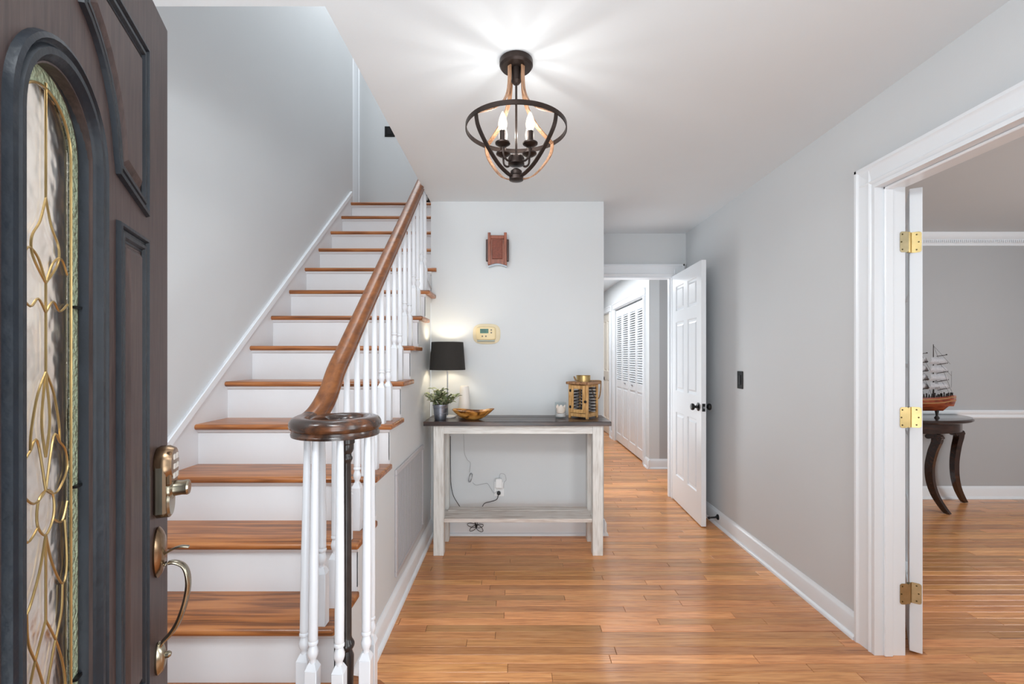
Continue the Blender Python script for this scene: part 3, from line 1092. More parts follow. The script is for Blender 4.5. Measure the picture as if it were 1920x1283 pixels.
part('lower_mount', MB().lathe([(0, 0), (.017, 0), (.018, .004), (.014, .012), (.008, .016), (0, .017)], (.074, 0, .640), 20, (0, 1, 0), 1, 2.0), nickel_m, hd, world=False)
part('mount_screw', MB().lathe([(0, .014), (.007, .014), (.007, .022), (.004, .026), (0, .027)], (.074, 0, .645), 12, (0, 1, 0)), nickel_m, hd, world=False)
for z in (.25, 1.02, 1.78):
    M = MB().box(DW - .0, DW + .004, -DT, -.004, z - .05, z + .05)
    M.lathe([(0, z - .05), (.007, z - .05), (.007, z + .05), (0, z + .05)], (DW + .006, -DT - .004, 0), 10)
    part('hinge', M, oldbrass_m, fd, world=False)
# door frame of the entrance
M = MB().box(-.48, -.455, .0, .12, 0, 2.07)
M.box(.445, .47, .0, .12, 0, 2.07)
M.box(-.455, .445, .0, .12, 2.05, 2.07)
struct('trim_19', M, trim_m, 'white frame of the front doorway')


# ------------------------------------------------------------------ six-panel door
def panel_door(name, label, loc, rotz, w, h, t, mat, panels):
    d = thing(name, label, 'door', loc, rotz, kind='structure')
    M = MB()
    # slab built from stiles and rails with recessed panels between
    us = sorted({0, w} | {p[0] for p in panels} | {p[1] for p in panels})
    zs = sorted({0, h} | {p[2] for p in panels} | {p[3] for p in panels})
    lo, hi = 0, t
    core0, core1 = t * .30, t * .70
    def is_panel(a, b):
        return any(p[0] < a < p[1] and p[2] < b < p[3] for p in panels)
    V = {}
    def vid(i, j, s):
        return (us[i], (lo if s == 0 else hi), zs[j])
    for i in range(len(us) - 1):
        for j in range(len(zs) - 1):
            cu, cz = (us[i] + us[i + 1]) / 2, (zs[j] + zs[j + 1]) / 2
            if is_panel(cu, cz): continue
            for s in (0, 1):
                yy = lo if s == 0 else hi
                M.add([(us[i], yy, zs[j]), (us[i + 1], yy, zs[j]), (us[i + 1], yy, zs[j + 1]), (us[i], yy, zs[j + 1])], [(0, 1, 2, 3)])
    for a, b in (((0, 0), (w, 0)), ((w, 0), (w, h)), ((w, h), (0, h)), ((0, h), (0, 0))):
        M.add([(a[0], lo, a[1]), (b[0], lo, b[1]), (b[0], hi, b[1]), (a[0], hi, a[1])], [(0, 1, 2, 3)])
    for p in panels:
        lp = [(p[0], p[2]), (p[1], p[2]), (p[1], p[3]), (p[0], p[3])]
        for s in (0, 1):
            sg = 1 if s == 0 else -1
            y_ = lo if s == 0 else hi
            prof = [(0, 0), (.006, .010), (.022, .010), (.036, .002)]
            rings = [[(u, y_ + sg * dd, z) for u, z in offset_loop(lp, o)] for o, dd in prof]
            st = len(M.v)
            M.loft(rings, True, False)
            M.add(rings[-1], [(0, 1, 2, 3)])
    part('panelled_slab', M, mat, d, world=False, smooth=25)
    return d


w_, h_ = .742, 2.03
st, mid = .105, .095
pw = (w_ - 2 * st - mid) / 2
cols = [(st, st + pw), (st + pw + mid, w_ - st)]
rws = [(.235, .800), (.990, 1.600), (1.700, 1.920)]
hall_door = panel_door('door_2', 'white six-panel door standing open against the right wall', (1.453, 4.313, .008), math.radians(-92.2), w_, h_, .036, trim_m, [(a, b, c, d) for a, b in cols for c, d in rws])
for s, y_ in ((-1, 0), (1, .036)):
    kn = [(0, 0), (.032, 0), (.033, .004), (.026, .008), (.012, .012), (.010, .026), (.013, .030), (.024, .036), (.027, .046), (.024, .056), (.014, .060), (0, .061)]
    part('door_knob', MB().lathe(kn, (w_ - .062, y_, .905), 18, (0, s, 0)), black_m, hall_door, world=False, label='black round door knob')
lp_ = part('latch_plate', MB().box(w_ - .001, w_ + .0015, .006, .030, .875, .935), black_m, hall_door, world=False)
part('latch_bolt', MB().box(w_, w_ + .010, .012, .024, .897, .913, .002), steel_m, lp_, world=False)

# far hallway door, ajar
far_door = panel_door('door_3', 'cream door far down the hallway seen past the table', (1.625, 7.68, .008), math.radians(90 + 1), .68, 2.02, .036, cream_m, [(.1, .31, .25, .9), (.38, .58, .25, .9), (.1, .31, 1.05, 1.9), (.38, .58, 1.05, 1.9)])
part('door_knob', MB().lathe(kn, (.55, .036, .92), 14, (0, 1, 0)), black_m, far_door, world=False, label='black round door knob')
part('strike_plate', MB().box(.02, .07, .036, .042, 1.04, 1.12), black_m, far_door, world=False)

# closet bifold doors: four louvered leaves
cl = thing('door_4', 'white louvered bifold closet doors along the hallway', 'closet doors', (1.60, 6.5, 0), kind='structure')
Y0, Y1 = 5.70, 7.30
lw = (Y1 - Y0) / 4
lou = None
for i in range(4):
    a, b = Y0 + i * lw + .004, Y0 + (i + 1) * lw - .004
    x0, x1 = 1.585, 1.612
    M = MB().box(x0, x1, a, a + .045, .015, 2.01, .002)
    M.box(x0, x1, b - .045, b, .015, 2.01, .002)
    M.box(x0, x1, a + .045, b - .045, 1.91, 2.01, .002)
    M.box(x0, x1, a + .045, b - .045, .85, .96, .002)
    M.box(x0, x1, a + .045, b - .045, .015, .14, .002)
    lf = part('door_leaf', M, trim_m, cl)
    M = MB().box(x0 + .008, x1 - .004, a + .045, b - .045, .14, .85)
    M.box(x0 + .003, x0 + .01, a + .075, b - .075, .17, .82, .003)
    part('lower_panel', M, trim_m, lf)
    if lou is None:
        LM = MB().add([(x - 1.598, y, z) for x, y, z in [(1.586, 0, -.012), (1.590, 0, -.015), (1.612, 0, .012), (1.608, 0, .015), (1.586, lw - .098, -.012), (1.590, lw - .098, -.015), (1.612, lw - .098, .012), (1.608, lw - .098, .015)]],
                      [(0, 1, 2, 3), (4, 7, 6, 5), (0, 4, 5, 1), (1, 5, 6, 2), (2, 6, 7, 3), (3, 7, 4, 0)])
        lou = make_mesh('louver', LM, trim_m)
    n_l = 30
    for j in range(n_l):
        z = .985 + j * (1.895 - .985) / (n_l - 1)
        share('louver', lou, lf, Vector((1.598, a + .045, z)) - Vector(cl.location))
    if i in (1, 2):
        part('pull_knob', MB().box(x0 - .012, x0, (a + b) / 2 - .03, (a + b) / 2 + .03, .915, .928, .003), steel_m, lf)

# French door to the dining room, folded back, hinge edge towards us
fr = thing('door_5', 'white glazed dining room door folded back with its hinge edge showing', 'door', (1.733, 2.058, .010), math.radians(53), kind='structure')
# local x runs along the leaf, local -y is the right-hand face
FW, FH, FT = .74, 2.025, .044
M = MB().box(0, .10, -FT, 0, 0, FH, .002)
M.box(FW - .10, FW, -FT, 0, 0, FH, .002)
M.box(.10, FW - .10, -FT, 0, 0, .24, .002)
M.box(.10, FW - .10, -FT, 0, FH - .11, FH, .002)
part('leaf_frame', M, trim_m, fr, world=False)
g0, g1 = .24, FH - .11
for j in range(1, 5):
    z = g0 + (g1 - g0) * j / 5
    part('muntin', MB().box(.10, FW - .10, -FT + .010, -.010, z - .010, z + .010, .002), trim_m, fr, world=False)
for i in range(1, 3):
    x = .10 + (FW - .2) * i / 3
    part('muntin', MB().box(x - .010, x + .010, -FT + .010, -.010, g0, g1, .002), trim_m, fr, world=False)
pane = None
for i in range(3):
    for j in range(5):
        a, b = .10 + (FW - .2) * i / 3, .10 + (FW - .2) * (i + 1) / 3
        c, d = g0 + (g1 - g0) * j / 5, g0 + (g1 - g0) * (j + 1) / 5
        if pane is None:
            pane = make_mesh('pane', MB().box(.01, b - a - .01, -.028, -.024, .01, d - c - .01), glass_m, 0)
        share('pane', pane, fr, (a, 0, c))


def rounded(x0, x1, z0, z1, r, n=4):
    p = []
    for cx, cz, a0 in ((x1 - r, z0 + r, -PI / 2), (x1 - r, z1 - r, 0), (x0 + r, z1 - r, PI / 2), (x0 + r, z0 + r, PI)):
        for i in range(n + 1):
            a = a0 + PI / 2 * i / n
            p.append((cx + r * math.cos(a), cz + r * math.sin(a)))
    return p


for z, mat in ((1.798, brass_m), (1.035, brass_m), (.268, oldbrass_m)):
    hw = thing('hinge', {1.798: 'uppermost brass hinge on the dining room door', 1.035: 'middle bright brass hinge on the dining room door', .268: 'lowest dull brass hinge on the dining room door'}[z], None, (1.722, 2.045, z))
    yj = 2.0395
    part('jamb_leaf', MB().prism(rounded(1.676, 1.7135, z - .045, z + .045, .010), 'y', yj - .0018, yj), oldbrass_m if z == 1.798 else mat, hw)
    FM = Matrix.Translation(fr.location) @ Matrix.Rotation(fr.rotation_euler.z, 4, 'Z')
    zl = z - fr.location.z
    part('door_plate', MB().prism(rounded(-.041, .0, zl - .045, zl + .045, .010), 'x', -.0018, .0002).xf(FM), mat, hw)
    M = MB()
    for q_ in range(5):
        M.lathe([(0, z - .045 + q_ * .018), (.0065, z - .045 + q_ * .018), (.0065, z - .028 + q_ * .018), (0, z - .028 + q_ * .018)], (1.7205, 2.048, 0), 12)
    M.box(1.7135, 1.7215, 2.0385, 2.046, z - .044, z + .044)
    M.prism([(1.7195, 2.052), (1.7235, 2.046), (1.738, 2.052), (1.7335, 2.0575)], 'z', z - .044, z + .044)
    part('hinge_barrel', M, mat, hw)
    sm = make_mesh('screw', MB().lathe([(0, 0), (.0035, 0), (.003, .0012), (0, .0015)], seg=8, axis=(0, -1, 0)), simple('hinge_screw_%d' % int(z * 100), (96, 84, 50), 0.4, 0.8))
    for dx, dz in ((-.036, .033), (-.040, 0), (-.036, -.033)):
        share('screw', sm, hw, (dx, yj - .0018 - 2.045, dz))
    for dv, dz in ((-.024, .033), (-.031, 0), (-.024, -.033)):
        share('screw', sm, hw, FM @ Vector((-.0018, dv, zl + dz)) - Vector(hw.location), (0, 0, fr.rotation_euler.z - PI / 2))
    hw.parent = fr
    hw.matrix_parent_inverse = (Matrix.Translation(fr.location) @ Matrix.Rotation(fr.rotation_euler.z, 4, 'Z')).inverted()

# ------------------------------------------------------------------ console table
TZ = .879
tb = thing('console_table', 'narrow console table with dark plank top and whitewashed legs', 'table', (.02, 3.21, 0))
yy = [3.035, 3.15, 3.265, 3.383]
for i in range(3):
    part('top_plank', MB().box(-.588, .630, yy[i] + .0006, yy[i + 1] - .0006, TZ - .028, TZ - (.0006 if i == 1 else 0), .0025), tabletop_m, tb)
LX = [(-.527, -.460), (.513, .580)]
for a, b in LX:
    for c, d in ((3.062, 3.125), (3.295, 3.358)):
        part('leg', MB().box(a, b, c, d, 0, TZ - .028, .002), wash_m, tb)
part('apron', MB().box(-.460, .513, 3.068, 3.088, TZ - .028 - .056, TZ - .028, .0015), washx_m, tb)
part('apron', MB().box(-.460, .513, 3.330, 3.350, TZ - .028 - .056, TZ - .028, .0015), washx_m, tb)
for a, b in ((-.515, -.495), (.548, .568)):
    part('side_rail', MB().box(a, b, 3.125, 3.295, TZ - .084, TZ - .028, .0015), washx_m, tb)
for a, b in ((-.510, -.480), (.533, .563)):
    part('side_rail', MB().box(a, b, 3.125, 3.295, .190, .2115, .0015), washx_m, tb)
sy = [3.075, 3.162, 3.247, 3.335]
for i in range(3):
    a, b = (-.460, .513) if i != 1 else (-.528, .580)
    part('shelf_board', MB().box(a, b, sy[i] + .003, sy[i + 1] - .001, .212, .236 - (.002 if i == 1 else 0), .002), shelf_m, tb)

# ------------------------------------------------------------------ things on the table
# lamp
lx, ly = (839 - CX) * 3.27 / F, 3.27
lamp = thing('table_lamp', 'lit table lamp with black drum shade on a thin steel stem', 'lamp', (lx, ly, TZ))
part('base', MB().lathe([(0, TZ), (.058, TZ), (.060, TZ + .003), (.058, TZ + .010), (.010, TZ + .013), (0, TZ + .013)], (lx, ly, 0), 28), white_pl, lamp)
part('pole', MB().lathe([(0, TZ + .01), (.0045, TZ + .01), (.0045, 1.245), (0, 1.245)], (lx, ly, 0), 10), steel_m, lamp)
zb, zt = 1.209, 1.402
rb, rt_ = .124, .110
M = MB()
seg = 40
ring = lambda r_, z: [(lx + r_ * math.cos(2 * PI * i / seg), ly + r_ * math.sin(2 * PI * i / seg), z) for i in range(seg)]
M.cur = 0
M.loft([ring(rb, zb), ring(rt_, zt), ], True, False)
M.cur = 1
M.loft([ring(rt_, zt), ring(rt_ - .003, zt), ring(rb - .003, zb), ring(rb, zb)], True, False)
part('lamp_shade', M, [shade_m, shadein_m], lamp, label='black fabric drum shade lined in white')
M = MB()
for k in range(3):
    a = 2 * PI * k / 3
    M.tube([(lx, ly, 1.262), (lx + (rb - .006) * math.cos(a), ly + (rb - .006) * math.sin(a), 1.25)], .0015, 6)
part('shade_fitting', M, steel_m, lamp)
part('socket', MB().lathe([(0, 1.24), (.016, 1.24), (.016, 1.278), (.013, 1.282), (0, 1.282)], (lx, ly, 0), 16), white_pl, lamp)
part('bulb', MB().lathe([(.0, 1.281), (.012, 1.281), (.017, 1.296), (.028, 1.318), (.0275, 1.335), (.018, 1.350), (0, 1.355)], (lx, ly, 0), 16), emitter('lamp_bulb', (255, 244, 224), 62), lamp)

# plant
pxx, pyy = (825.5 - CX) * 3.13 / F, 3.135
plant = thing('potted_plant', 'small leafy plant in a galvanised metal pot', 'plant', (pxx, pyy, TZ))
pp = [(0, TZ), (.036, TZ), (.038, TZ + .003), (.0425, TZ + .040), (.044, TZ + .041), (.0445, TZ + .045), (.043, TZ + .047), (.047, TZ + .078), (.0485, TZ + .079), (.049, TZ + .083), (.0475, TZ + .085), (.0495, TZ + .098), (.0525, TZ + .099), (.0525, TZ + .103), (.0480, TZ + .103), (.0465, TZ + .085), (0, TZ + .085)]
part('pot', MB().lathe(pp, (pxx, pyy, 0), 32), pot_m, plant, label='galvanised bucket pot')
part('soil', MB().lathe([(0, TZ + .080), (.0455, TZ + .080), (.0455, TZ + .091), (0, TZ + .093)], (pxx, pyy, 0), 20), simple('soil', (58, 46, 36), 0.95, noise=.3, nscale=80), plant)


def leaf_mesh(mat):
    vs, fs = [], []
    n = 7
    for i in range(n):
        t = i / (n - 1)
        wd = .0105 * math.sin(PI * min(1, t * .93 + .05)) ** .8
        z = .006 * math.sin(PI * t)
        vs += [(-wd, .042 * t, z + wd * .35), (0, .042 * t, z), (wd, .042 * t, z + wd * .35)]
    for i in range(n - 1):
        for j in range(2):
            a = i * 3 + j
            fs.append((a, a + 1, a + 4, a + 3))
    k = len(vs)
    vs += [(x, y, z - .0006) for x, y, z in vs]
    fs += [(a + k, d + k, c + k, b + k) for a, b, c, d in fs]
    return make_mesh('leaf', MB().add(vs, fs), mat, 60)


lms = [leaf_mesh(leaf_m), leaf_mesh(leaf2_m)]
rg = random.Random(5)
stM = MB()
for s in range(24):
    a = rg.uniform(0, 2 * PI)
    tilt = rg.uniform(.12, 1.25) if s > 2 else rg.uniform(0, .25)
    ln = rg.uniform(.075, .105) * (1.05 if tilt < .5 else 1.0)
    base = Vector((.018 * math.cos(a) * tilt, .018 * math.sin(a) * tilt, .088))
    d = Vector((math.cos(a) * math.sin(tilt), math.sin(a) * math.sin(tilt), math.cos(tilt)))
    tip = base + d * ln + Vector((0, 0, .012 if tilt < .9 else .024))
    midp = base + d * ln * .5 + Vector((0, 0, .010))
    path = smooth_path([base, midp, tip], 4)
    stM.tube([p + Vector((pxx, pyy, TZ)) for p in path], .0013, 5)
    nl = 6
    for i in range(nl):
        t = .35 + .65 * i / (nl - 1)
        p = path[min(len(path) - 1, int(t * (len(path) - 1)))]
        az = a + rg.uniform(-1.3, 1.3) + (PI * .4 if i % 2 else -PI * .4) * (0 if i == nl - 1 else 1)
        el = rg.uniform(-.1, .9)
        sc_ = rg.uniform(.75, 1.15) * (1.0 if i else .8)
        share('leaf', lms[0 if rg.random() < .6 else 1], plant, p, (el, rg.uniform(-.5, .5), az - PI / 2), (sc_, sc_, sc_))
part('stem', stM, stem_m, plant, kind='stuff')

# diffuser / cream vase
dx, dy = (871 - CX) * 3.27 / F, 3.265
M = MB().lathe([(0, TZ), (.042, TZ), (.0435, TZ + .006), (.040, TZ + .060), (.036, TZ + .120), (.032, TZ + .190), (.030, TZ + .214), (.027, TZ + .218), (0, TZ + .2185)], (dx, dy, 0), 28)
solo('oil_diffuser', M, cream_pl, 'tall tapering cream diffuser between lamp and wooden bowl', 'diffuser')
# bowl
bx, by = (885.5 - CX) * 3.14 / F, 3.145
M = MB()
seg = 44


def bowl_ring(t, z, r_in=0.0):
    out = []
    for i in range(seg):
        a = 2 * PI * i / seg
        wob = 1 + (.035 * math.sin(3 * a + .6) + .025 * math.sin(5 * a + 2)) * t
        rx, ry = (.040 + .103 * t ** .75) * wob - r_in, (.026 + .048 * t ** .75) * wob - r_in
        zz = z + (.006 * math.cos(2 * a) + .003 * math.sin(3 * a + 1)) * t * t
        out.append((bx + rx * math.cos(a), by + ry * math.sin(a), zz))
    return out


rings = [bowl_ring(0, TZ), bowl_ring(.12, TZ + .006), bowl_ring(.35, TZ + .020), bowl_ring(.7, TZ + .043), bowl_ring(1, TZ + .064), bowl_ring(1, TZ + .067, .005), bowl_ring(.7, TZ + .048, .008), bowl_ring(.35, TZ + .027, .008), bowl_ring(.1, TZ + .014, .008)]
M.loft(rings)
solo('wooden_bowl', M, bowl_m, 'shallow irregular olive wood bowl on the table', 'bowl', smooth=60)
# candle glass
gx, gy = (1051 - CX) * 3.24 / F, 3.235
cg = thing('candle_jar', 'clear glass candle jar with pale wax beside the wooden lantern', 'candle', (gx, gy, TZ))
part('glass', MB().lathe([(0, TZ), (.036, TZ), (.0375, TZ + .003), (.040, TZ + .108), (.0375, TZ + .108), (.0355, TZ + .010), (0, TZ + .010)], (gx, gy, 0), 28), glass_m, cg)
M = MB()
rg2 = random.Random(3)
ringz = []
for z, rr in ((TZ + .034, .024), (TZ + .045, .0325), (TZ + .062, .034), (TZ + .080, .0335)):
    ringz.append([(gx + rr * (1 + rg2.uniform(-.08, .02)) * math.cos(2 * PI * i / 18), gy + rr * math.sin(2 * PI * i / 18), z + (rg2.uniform(-.012, .012) if z > TZ + .07 else 0)) for i in range(18)])
ringz.append([(gx + .012 * math.cos(2 * PI * i / 18), gy + .012 * math.sin(2 * PI * i / 18), TZ + .068) for i in range(18)])
M.loft(ringz)
part('wax', M, wax_m, cg)
part('gel', MB().lathe([(0, TZ + .0105), (.0352, TZ + .0105), (.0358, TZ + .033), (0, TZ + .033)], (gx, gy, 0), 20), simple('candle_gel', (214, 206, 204), .3), cg)

# lantern
lc = Vector((.4935, 3.150, TZ))
lt = thing('wooden_lantern', 'small pine lantern with barred sides, black knob and rope handle', 'lantern', lc, math.radians(52))
# local: x along the right-hand face, y = towards the left foot; near corner at the origin
S = .150
HT = .232
ps = .016
for a in (0, S - ps):
    for b in (0, S - ps):
        part('post', MB().box(a, a + ps, b, b + ps, 0, HT, .001), lant_m, lt, world=False)
M = MB()
for z0_, z1_ in ((.012, .036), (HT - .018, HT)):
    M.box(ps, S - ps, .003, .013, z0_, z1_); M.box(ps, S - ps, S - .013, S - .003, z0_, z1_)
    M.box(S - .013, S - .003, ps, S - ps, z0_, z1_)
part('frame_rail', M, lant_m, lt, world=False)
part('floor_board', MB().box(.004, S - .004, .004, S - .004, .014, .024), lant_m, lt, world=False)
part('frame_rail', MB().box(.003, .013, ps, S - ps, .012, .034), lant_m, lt, world=False)
# door on the face x = 0
dr = part('lantern_door', MB().box(-.003, .007, ps + .002, S - ps - .002, .038, .062, .001).box(-.003, .007, ps + .002, S - ps - .002, HT - .030, HT - .006, .001)
          .box(-.003, .007, ps + .002, ps + .024, .062, HT - .030, .001).box(-.003, .007, S - ps - .024, S - ps - .002, .062, HT - .030, .001), lant_m, lt, world=False)
part('lantern_knob', MB().lathe([(0, 0), (.005, 0), (.005, .004), (.0095, .007), (.009, .012), (0, .014)], (-.003, .012, .118), 14, (-1, 0, 0)), black_m, dr, world=False)
for z in (.068, .180):
    part('lantern_hinge', MB().box(-.006, -.002, S - ps - .008, S - ps + .006, z, z + .018, .001), black_m, dr, world=False)
bar = make_mesh('bar', MB().box(0, S - 2 * ps, 0, .004, 0, .008, .001), slat_m)
barx = make_mesh('door_bar', MB().box(0, .003, 0, S - 2 * ps - .046, 0, .007, .001), slat_m)
for j in range(8):
    z = .048 + j * .0215
    share('bar', bar, lt, (ps, .006, z))
    share('bar', bar, lt, (ps, S - .010, z))
    share('bar', bar, lt, (S - .006, ps, z), (0, 0, PI / 2))
for j in range(6):
    share('bar', barx, dr, (.002, ps + .023, .070 + j * .0215))
part('roof', MB().box(-.014, S + .014, -.014, S + .014, HT, HT + .018, .003), lantx_m, lt, world=False)
cl_ = (S / 2, S / 2)
M = MB()
seg = 24
rr_ = lambda r_, z: [(cl_[0] + r_ * math.cos(2 * PI * i / seg), cl_[1] + r_ * math.sin(2 * PI * i / seg), z) for i in range(seg)]
M.loft([rr_(.049, HT + .018), rr_(.049, HT + .058), rr_(.0505, HT + .060), rr_(.0475, HT + .060), rr_(.0465, HT + .018)], True, False)
part('chimney_ring', M, came_m, lt, world=False, label='brassy metal chimney ring')
rp = smooth_path([(.010, .10, HT + .030), (.04, .075, HT + .024), (.09, .03, HT + .024), (.148, -.012, HT + .022), (.166, -.012, HT + .008), (.172, -.004, .17), (.176, .010, .13), (.170, .03, .125), (.168, .05, .16), (.166, .075, HT + .01), (.155, .10, HT + .022), (.12, .12, HT + .024)], 5)
part('rope_handle', MB().tube(rp, .0042, 8), rope_m, lt, world=False)
M = MB()
M.tube(smooth_path([(.012, .10, HT + .026), (.006, .108, HT + .045), (.014, .112, HT + .052), (.020, .104, HT + .034)], 4), .004, 7)
part('rope_knot', M, rope_m, lt, world=False)
part('tealight', MB().lathe([(0, .024), (.026, .024), (.026, .075), (.004, .076), (0, .078)], (S / 2, S / 2, 0), 18), simple('dark_candle', (70, 66, 60), .5), lt, world=False)

# ------------------------------------------------------------------ things on the console wall
tx, tz = (912.5 - CX) * YB / F, EYE + (CY - 626.5) * YB / F
th = thing('thermostat', 'yellowed beige thermostat with small green screen on wall', 'thermostat', (tx, YB, tz - .075))


def sup(cx, cz, a, b, e=3.2, n=40):
    return [(cx + a * math.copysign(abs(math.cos(t)) ** (2 / e), math.cos(t)), cz + b * math.copysign(abs(math.sin(t)) ** (2 / e), math.sin(t))) for t in [2 * PI * i / n for i in range(n)]]


M = MB().loft([[(a, YB - d, c) for a, c in sup(tx, tz, .100 - i, .074 - i)] for d, i in ((0, 0), (.006, 0), (.010, .006))])
part('wall_plate', M, thermo_m, th)
M = MB().loft([[(a, YB - d, c) for a, c in sup(tx - .004, tz + .003, .072 - i, .050 - i, 6)] for d, i in ((.009, 0), (.026, .002), (.030, .007))])
bd_ = part('body', M, thermo2_m, th)
part('screen', MB().box(tx - .046, tx + .014, YB - .0325, YB - .029, tz + .004, tz + .036, .001), lcd_m, bd_)
M = MB()
for k, (a, b, c, d) in enumerate([(-.034, -.031, .012, .029), (-.026, -.023, .012, .029), (-.031, -.026, .026, .029), (-.016, -.007, .012, .0145), (-.016, -.007, .0195, .022), (-.016, -.007, .027, .0295), (-.0165, -.014, .020, .029), (-.009, -.0065, .012, .022)]):
    M.box(tx + a, tx + b, YB - .0330, YB - .0320, tz + c, tz + d)
part('screen_digits', M, lcdink_m, bd_)
part('lower_lip', MB().box(tx - .068, tx + .060, YB - .026, YB - .010, tz - .056, tz - .044, .002), simple('blue_grey_lip', (160, 168, 160), .5), bd_)
for a, c in ((.035, .028), (.035, .008), (-.030, -.018), (-.004, -.018)):
    part('button', MB().lathe([(0, 0), (.006, 0), (.005, .003), (0, .0035)], (tx + a, YB - .0295, tz + c), 10, (0, -1, 0)), grey_m, bd_)

# door chime
cx_ = (933 - CX) * YB / F
top = EYE + (CY - 440) * YB / F
ch = thing('door_chime', 'reddish wooden door chime box high on the console wall', 'door chime', (cx_, YB, top - .245))
zb_ = top - .245
part('side_tube', MB().box(cx_ - .083, cx_ - .066, YB - .045, YB - .003, zb_ + .045, top - .045, .003), chimed_m, ch)
part('side_tube', MB().box(cx_ + .066, cx_ + .083, YB - .045, YB - .003, zb_ + .045, top - .045, .003), chimed_m, ch)
arc = [(cx_ - .066 + .132 * i / 10, zb_ + .010 + .016 * math.sin(PI * i / 10)) for i in range(11)]
M = MB().prism(arc + [(cx_ + .066, top - .018), (cx_ - .066, top - .018)], 'y', YB - .050, YB - .001)
M.box(cx_ - .068, cx_ - .048, YB - .062, YB - .050, zb_ + .014, top, .002)
M.box(cx_ + .048, cx_ + .068, YB - .062, YB - .050, zb_ + .014, top, .002)
M.box(cx_ - .048, cx_ + .048, YB - .060, YB - .050, top - .045, top - .022, .002)
M.prism([(a, b) for a, b in [(cx_ - .048 + .096 * i / 8, zb_ + .014 + .013 * math.sin(PI * i / 8)) for i in range(9)]] + [(cx_ + .048, zb_ + .050), (cx_ - .048, zb_ + .050)], 'y', YB - .060, YB - .050)
part('frame', M, chimew_m, ch)
part('carved_panel', MB().box(cx_ - .036, cx_ + .036, YB - .056, YB - .050, zb_ + .056, top - .052, .003), simple('carved_cherry', (124, 62, 44), .5, noise=.25, nscale=120, bump=.8, bscale=150), ch)
part('blue_edge', MB().prism([(a, b - .010) for a, b in arc] + [(a, b) for a, b in arc[::-1]], 'y', YB - .040, YB - .001), simple('pale_blue_lining', (190, 204, 216), .5), ch, label='pale blue lower edge')


def wallplate(name, label, cat, axis, c, w, h, toward, mat, rocker=True, group=None):
    """small plate with one rocker; axis: plane normal axis, toward: sign pointing into the room"""
    x, y, z = c
    t = thing(name, label, cat, c, group=group)
    def bx_(M, hw, hh, d0, d1, b):
        if axis == 'x':
            return M.box(x + toward * d0, x + toward * d1, y - hw, y + hw, z - hh, z + hh, b)
        return M.box(x - hw, x + hw, y + toward * d0, y + toward * d1, z - hh, z + hh, b)
    part('plate', bx_(MB(), w / 2, h / 2, 0, .006, .002), mat, t)
    if rocker:
        part('rocker', bx_(MB(), w * .22, h * .28, .005, .010, .002), rocker_m, t)
    return t


wallplate('light_switch', 'black rocker light switch on the right wall past the six-panel door', 'light switch', 'x', (XR, 3.275, 1.138), .078, .122, -1, plate_m)
wallplate('light_switch', 'black light switch upstairs on the landing wall above the handrail', 'light switch', 'y', ((731 - CX) * 5.3 / F, 5.30, EYE + (CY - 247) * 5.3 / F), .115, .118, -1, plate_m)
up = wallplate('power_outlet', 'small black outlet low on the landing wall at the stair top', 'outlet', 'y', ((800 - CX) * 5.3 / F, 5.30, 3.098), .085, .12, -1, plate_m, False)
part('plug_adapter', MB().box(up.location.x - .018, up.location.x + .018, 5.27, 5.295, 3.06, 3.11, .004), simple('grey_adapter', (150, 148, 146), .5), up)

# outlet under the table, with plugs and cords
ox, oz = (936 - CX) * YB / F, EYE + (CY - 922) * YB / F + .012
ot = thing('wall_outlet', 'white double wall outlet behind the console table', 'outlet', (ox, YB, oz))
part('plate', MB().box(ox - .036, ox + .036, YB - .006, YB, oz - .045, oz + .060, .002), white_pl, ot)
for dz in (-.018, .030):
    part('socket_face', MB().lathe([(0, 0), (.017, 0), (.016, .002), (0, .002)], (ox, YB - .006, oz + dz), 16, (0, -1, 0)), simple('socket_white', (222, 222, 222), .4), ot)
pg = thing('power_adapter', 'white plug-in power adapter above the black plug', 'adapter', (ox - .002, YB - .03, oz + .022))
part('adapter_body', MB().box(ox - .026, ox + .022, YB - .045, YB - .0085, oz + .022, oz + .090, .005), white_pl, pg)
part('adapter_cord', MB().tube(smooth_path([px(936, 897, YB - .03), px(938, 889, YB - .03), px(946, 890, YB - .03), px(949, 900, YB - .03), px(945, 905, YB - .02), px(944, 916, YB - .012)], 5), .0013, 6), cordw_m, pg)
bp_ = thing('black_power_cord', 'black cord plugged into the outlet and running behind the shelf', 'cord', (ox - .003, YB - .02, oz - .018))
part('plug', MB().lathe([(0, .003), (.014, .003), (.014, .018), (.009, .026), (0, .027)], (ox - .003, YB - .006, oz - .018), 14, (0, -1, 0)), cordb_m, bp_)
part('cable', MB().tube(smooth_path([(ox - .003, YB - .032, oz - .020), px(934, 930, YB - .03), px(931, 937, YB - .03), px(920, 941, YB - .03), px(909, 944, YB - .03), px(904, 951, YB - .035), px(890, 975, YB - .04), px(893, 984, YB - .04)], 5), .0028, 7), cordb_m, bp_)
cb = smooth_path([px(845, 903, YB - .02), px(847, 918, YB - .02), px(851, 932, YB - .02), px(862, 950, YB - .02), px(875, 972, YB - .03)], 5)
solo('black_lamp_cord', MB().tube(smooth_path([px(844.5, 818, YB - .02), px(844.5, 870, YB - .02)], 3) + cb, .0024, 7), cordb_m, 'black cord hanging beside the left rear table leg', 'cord')
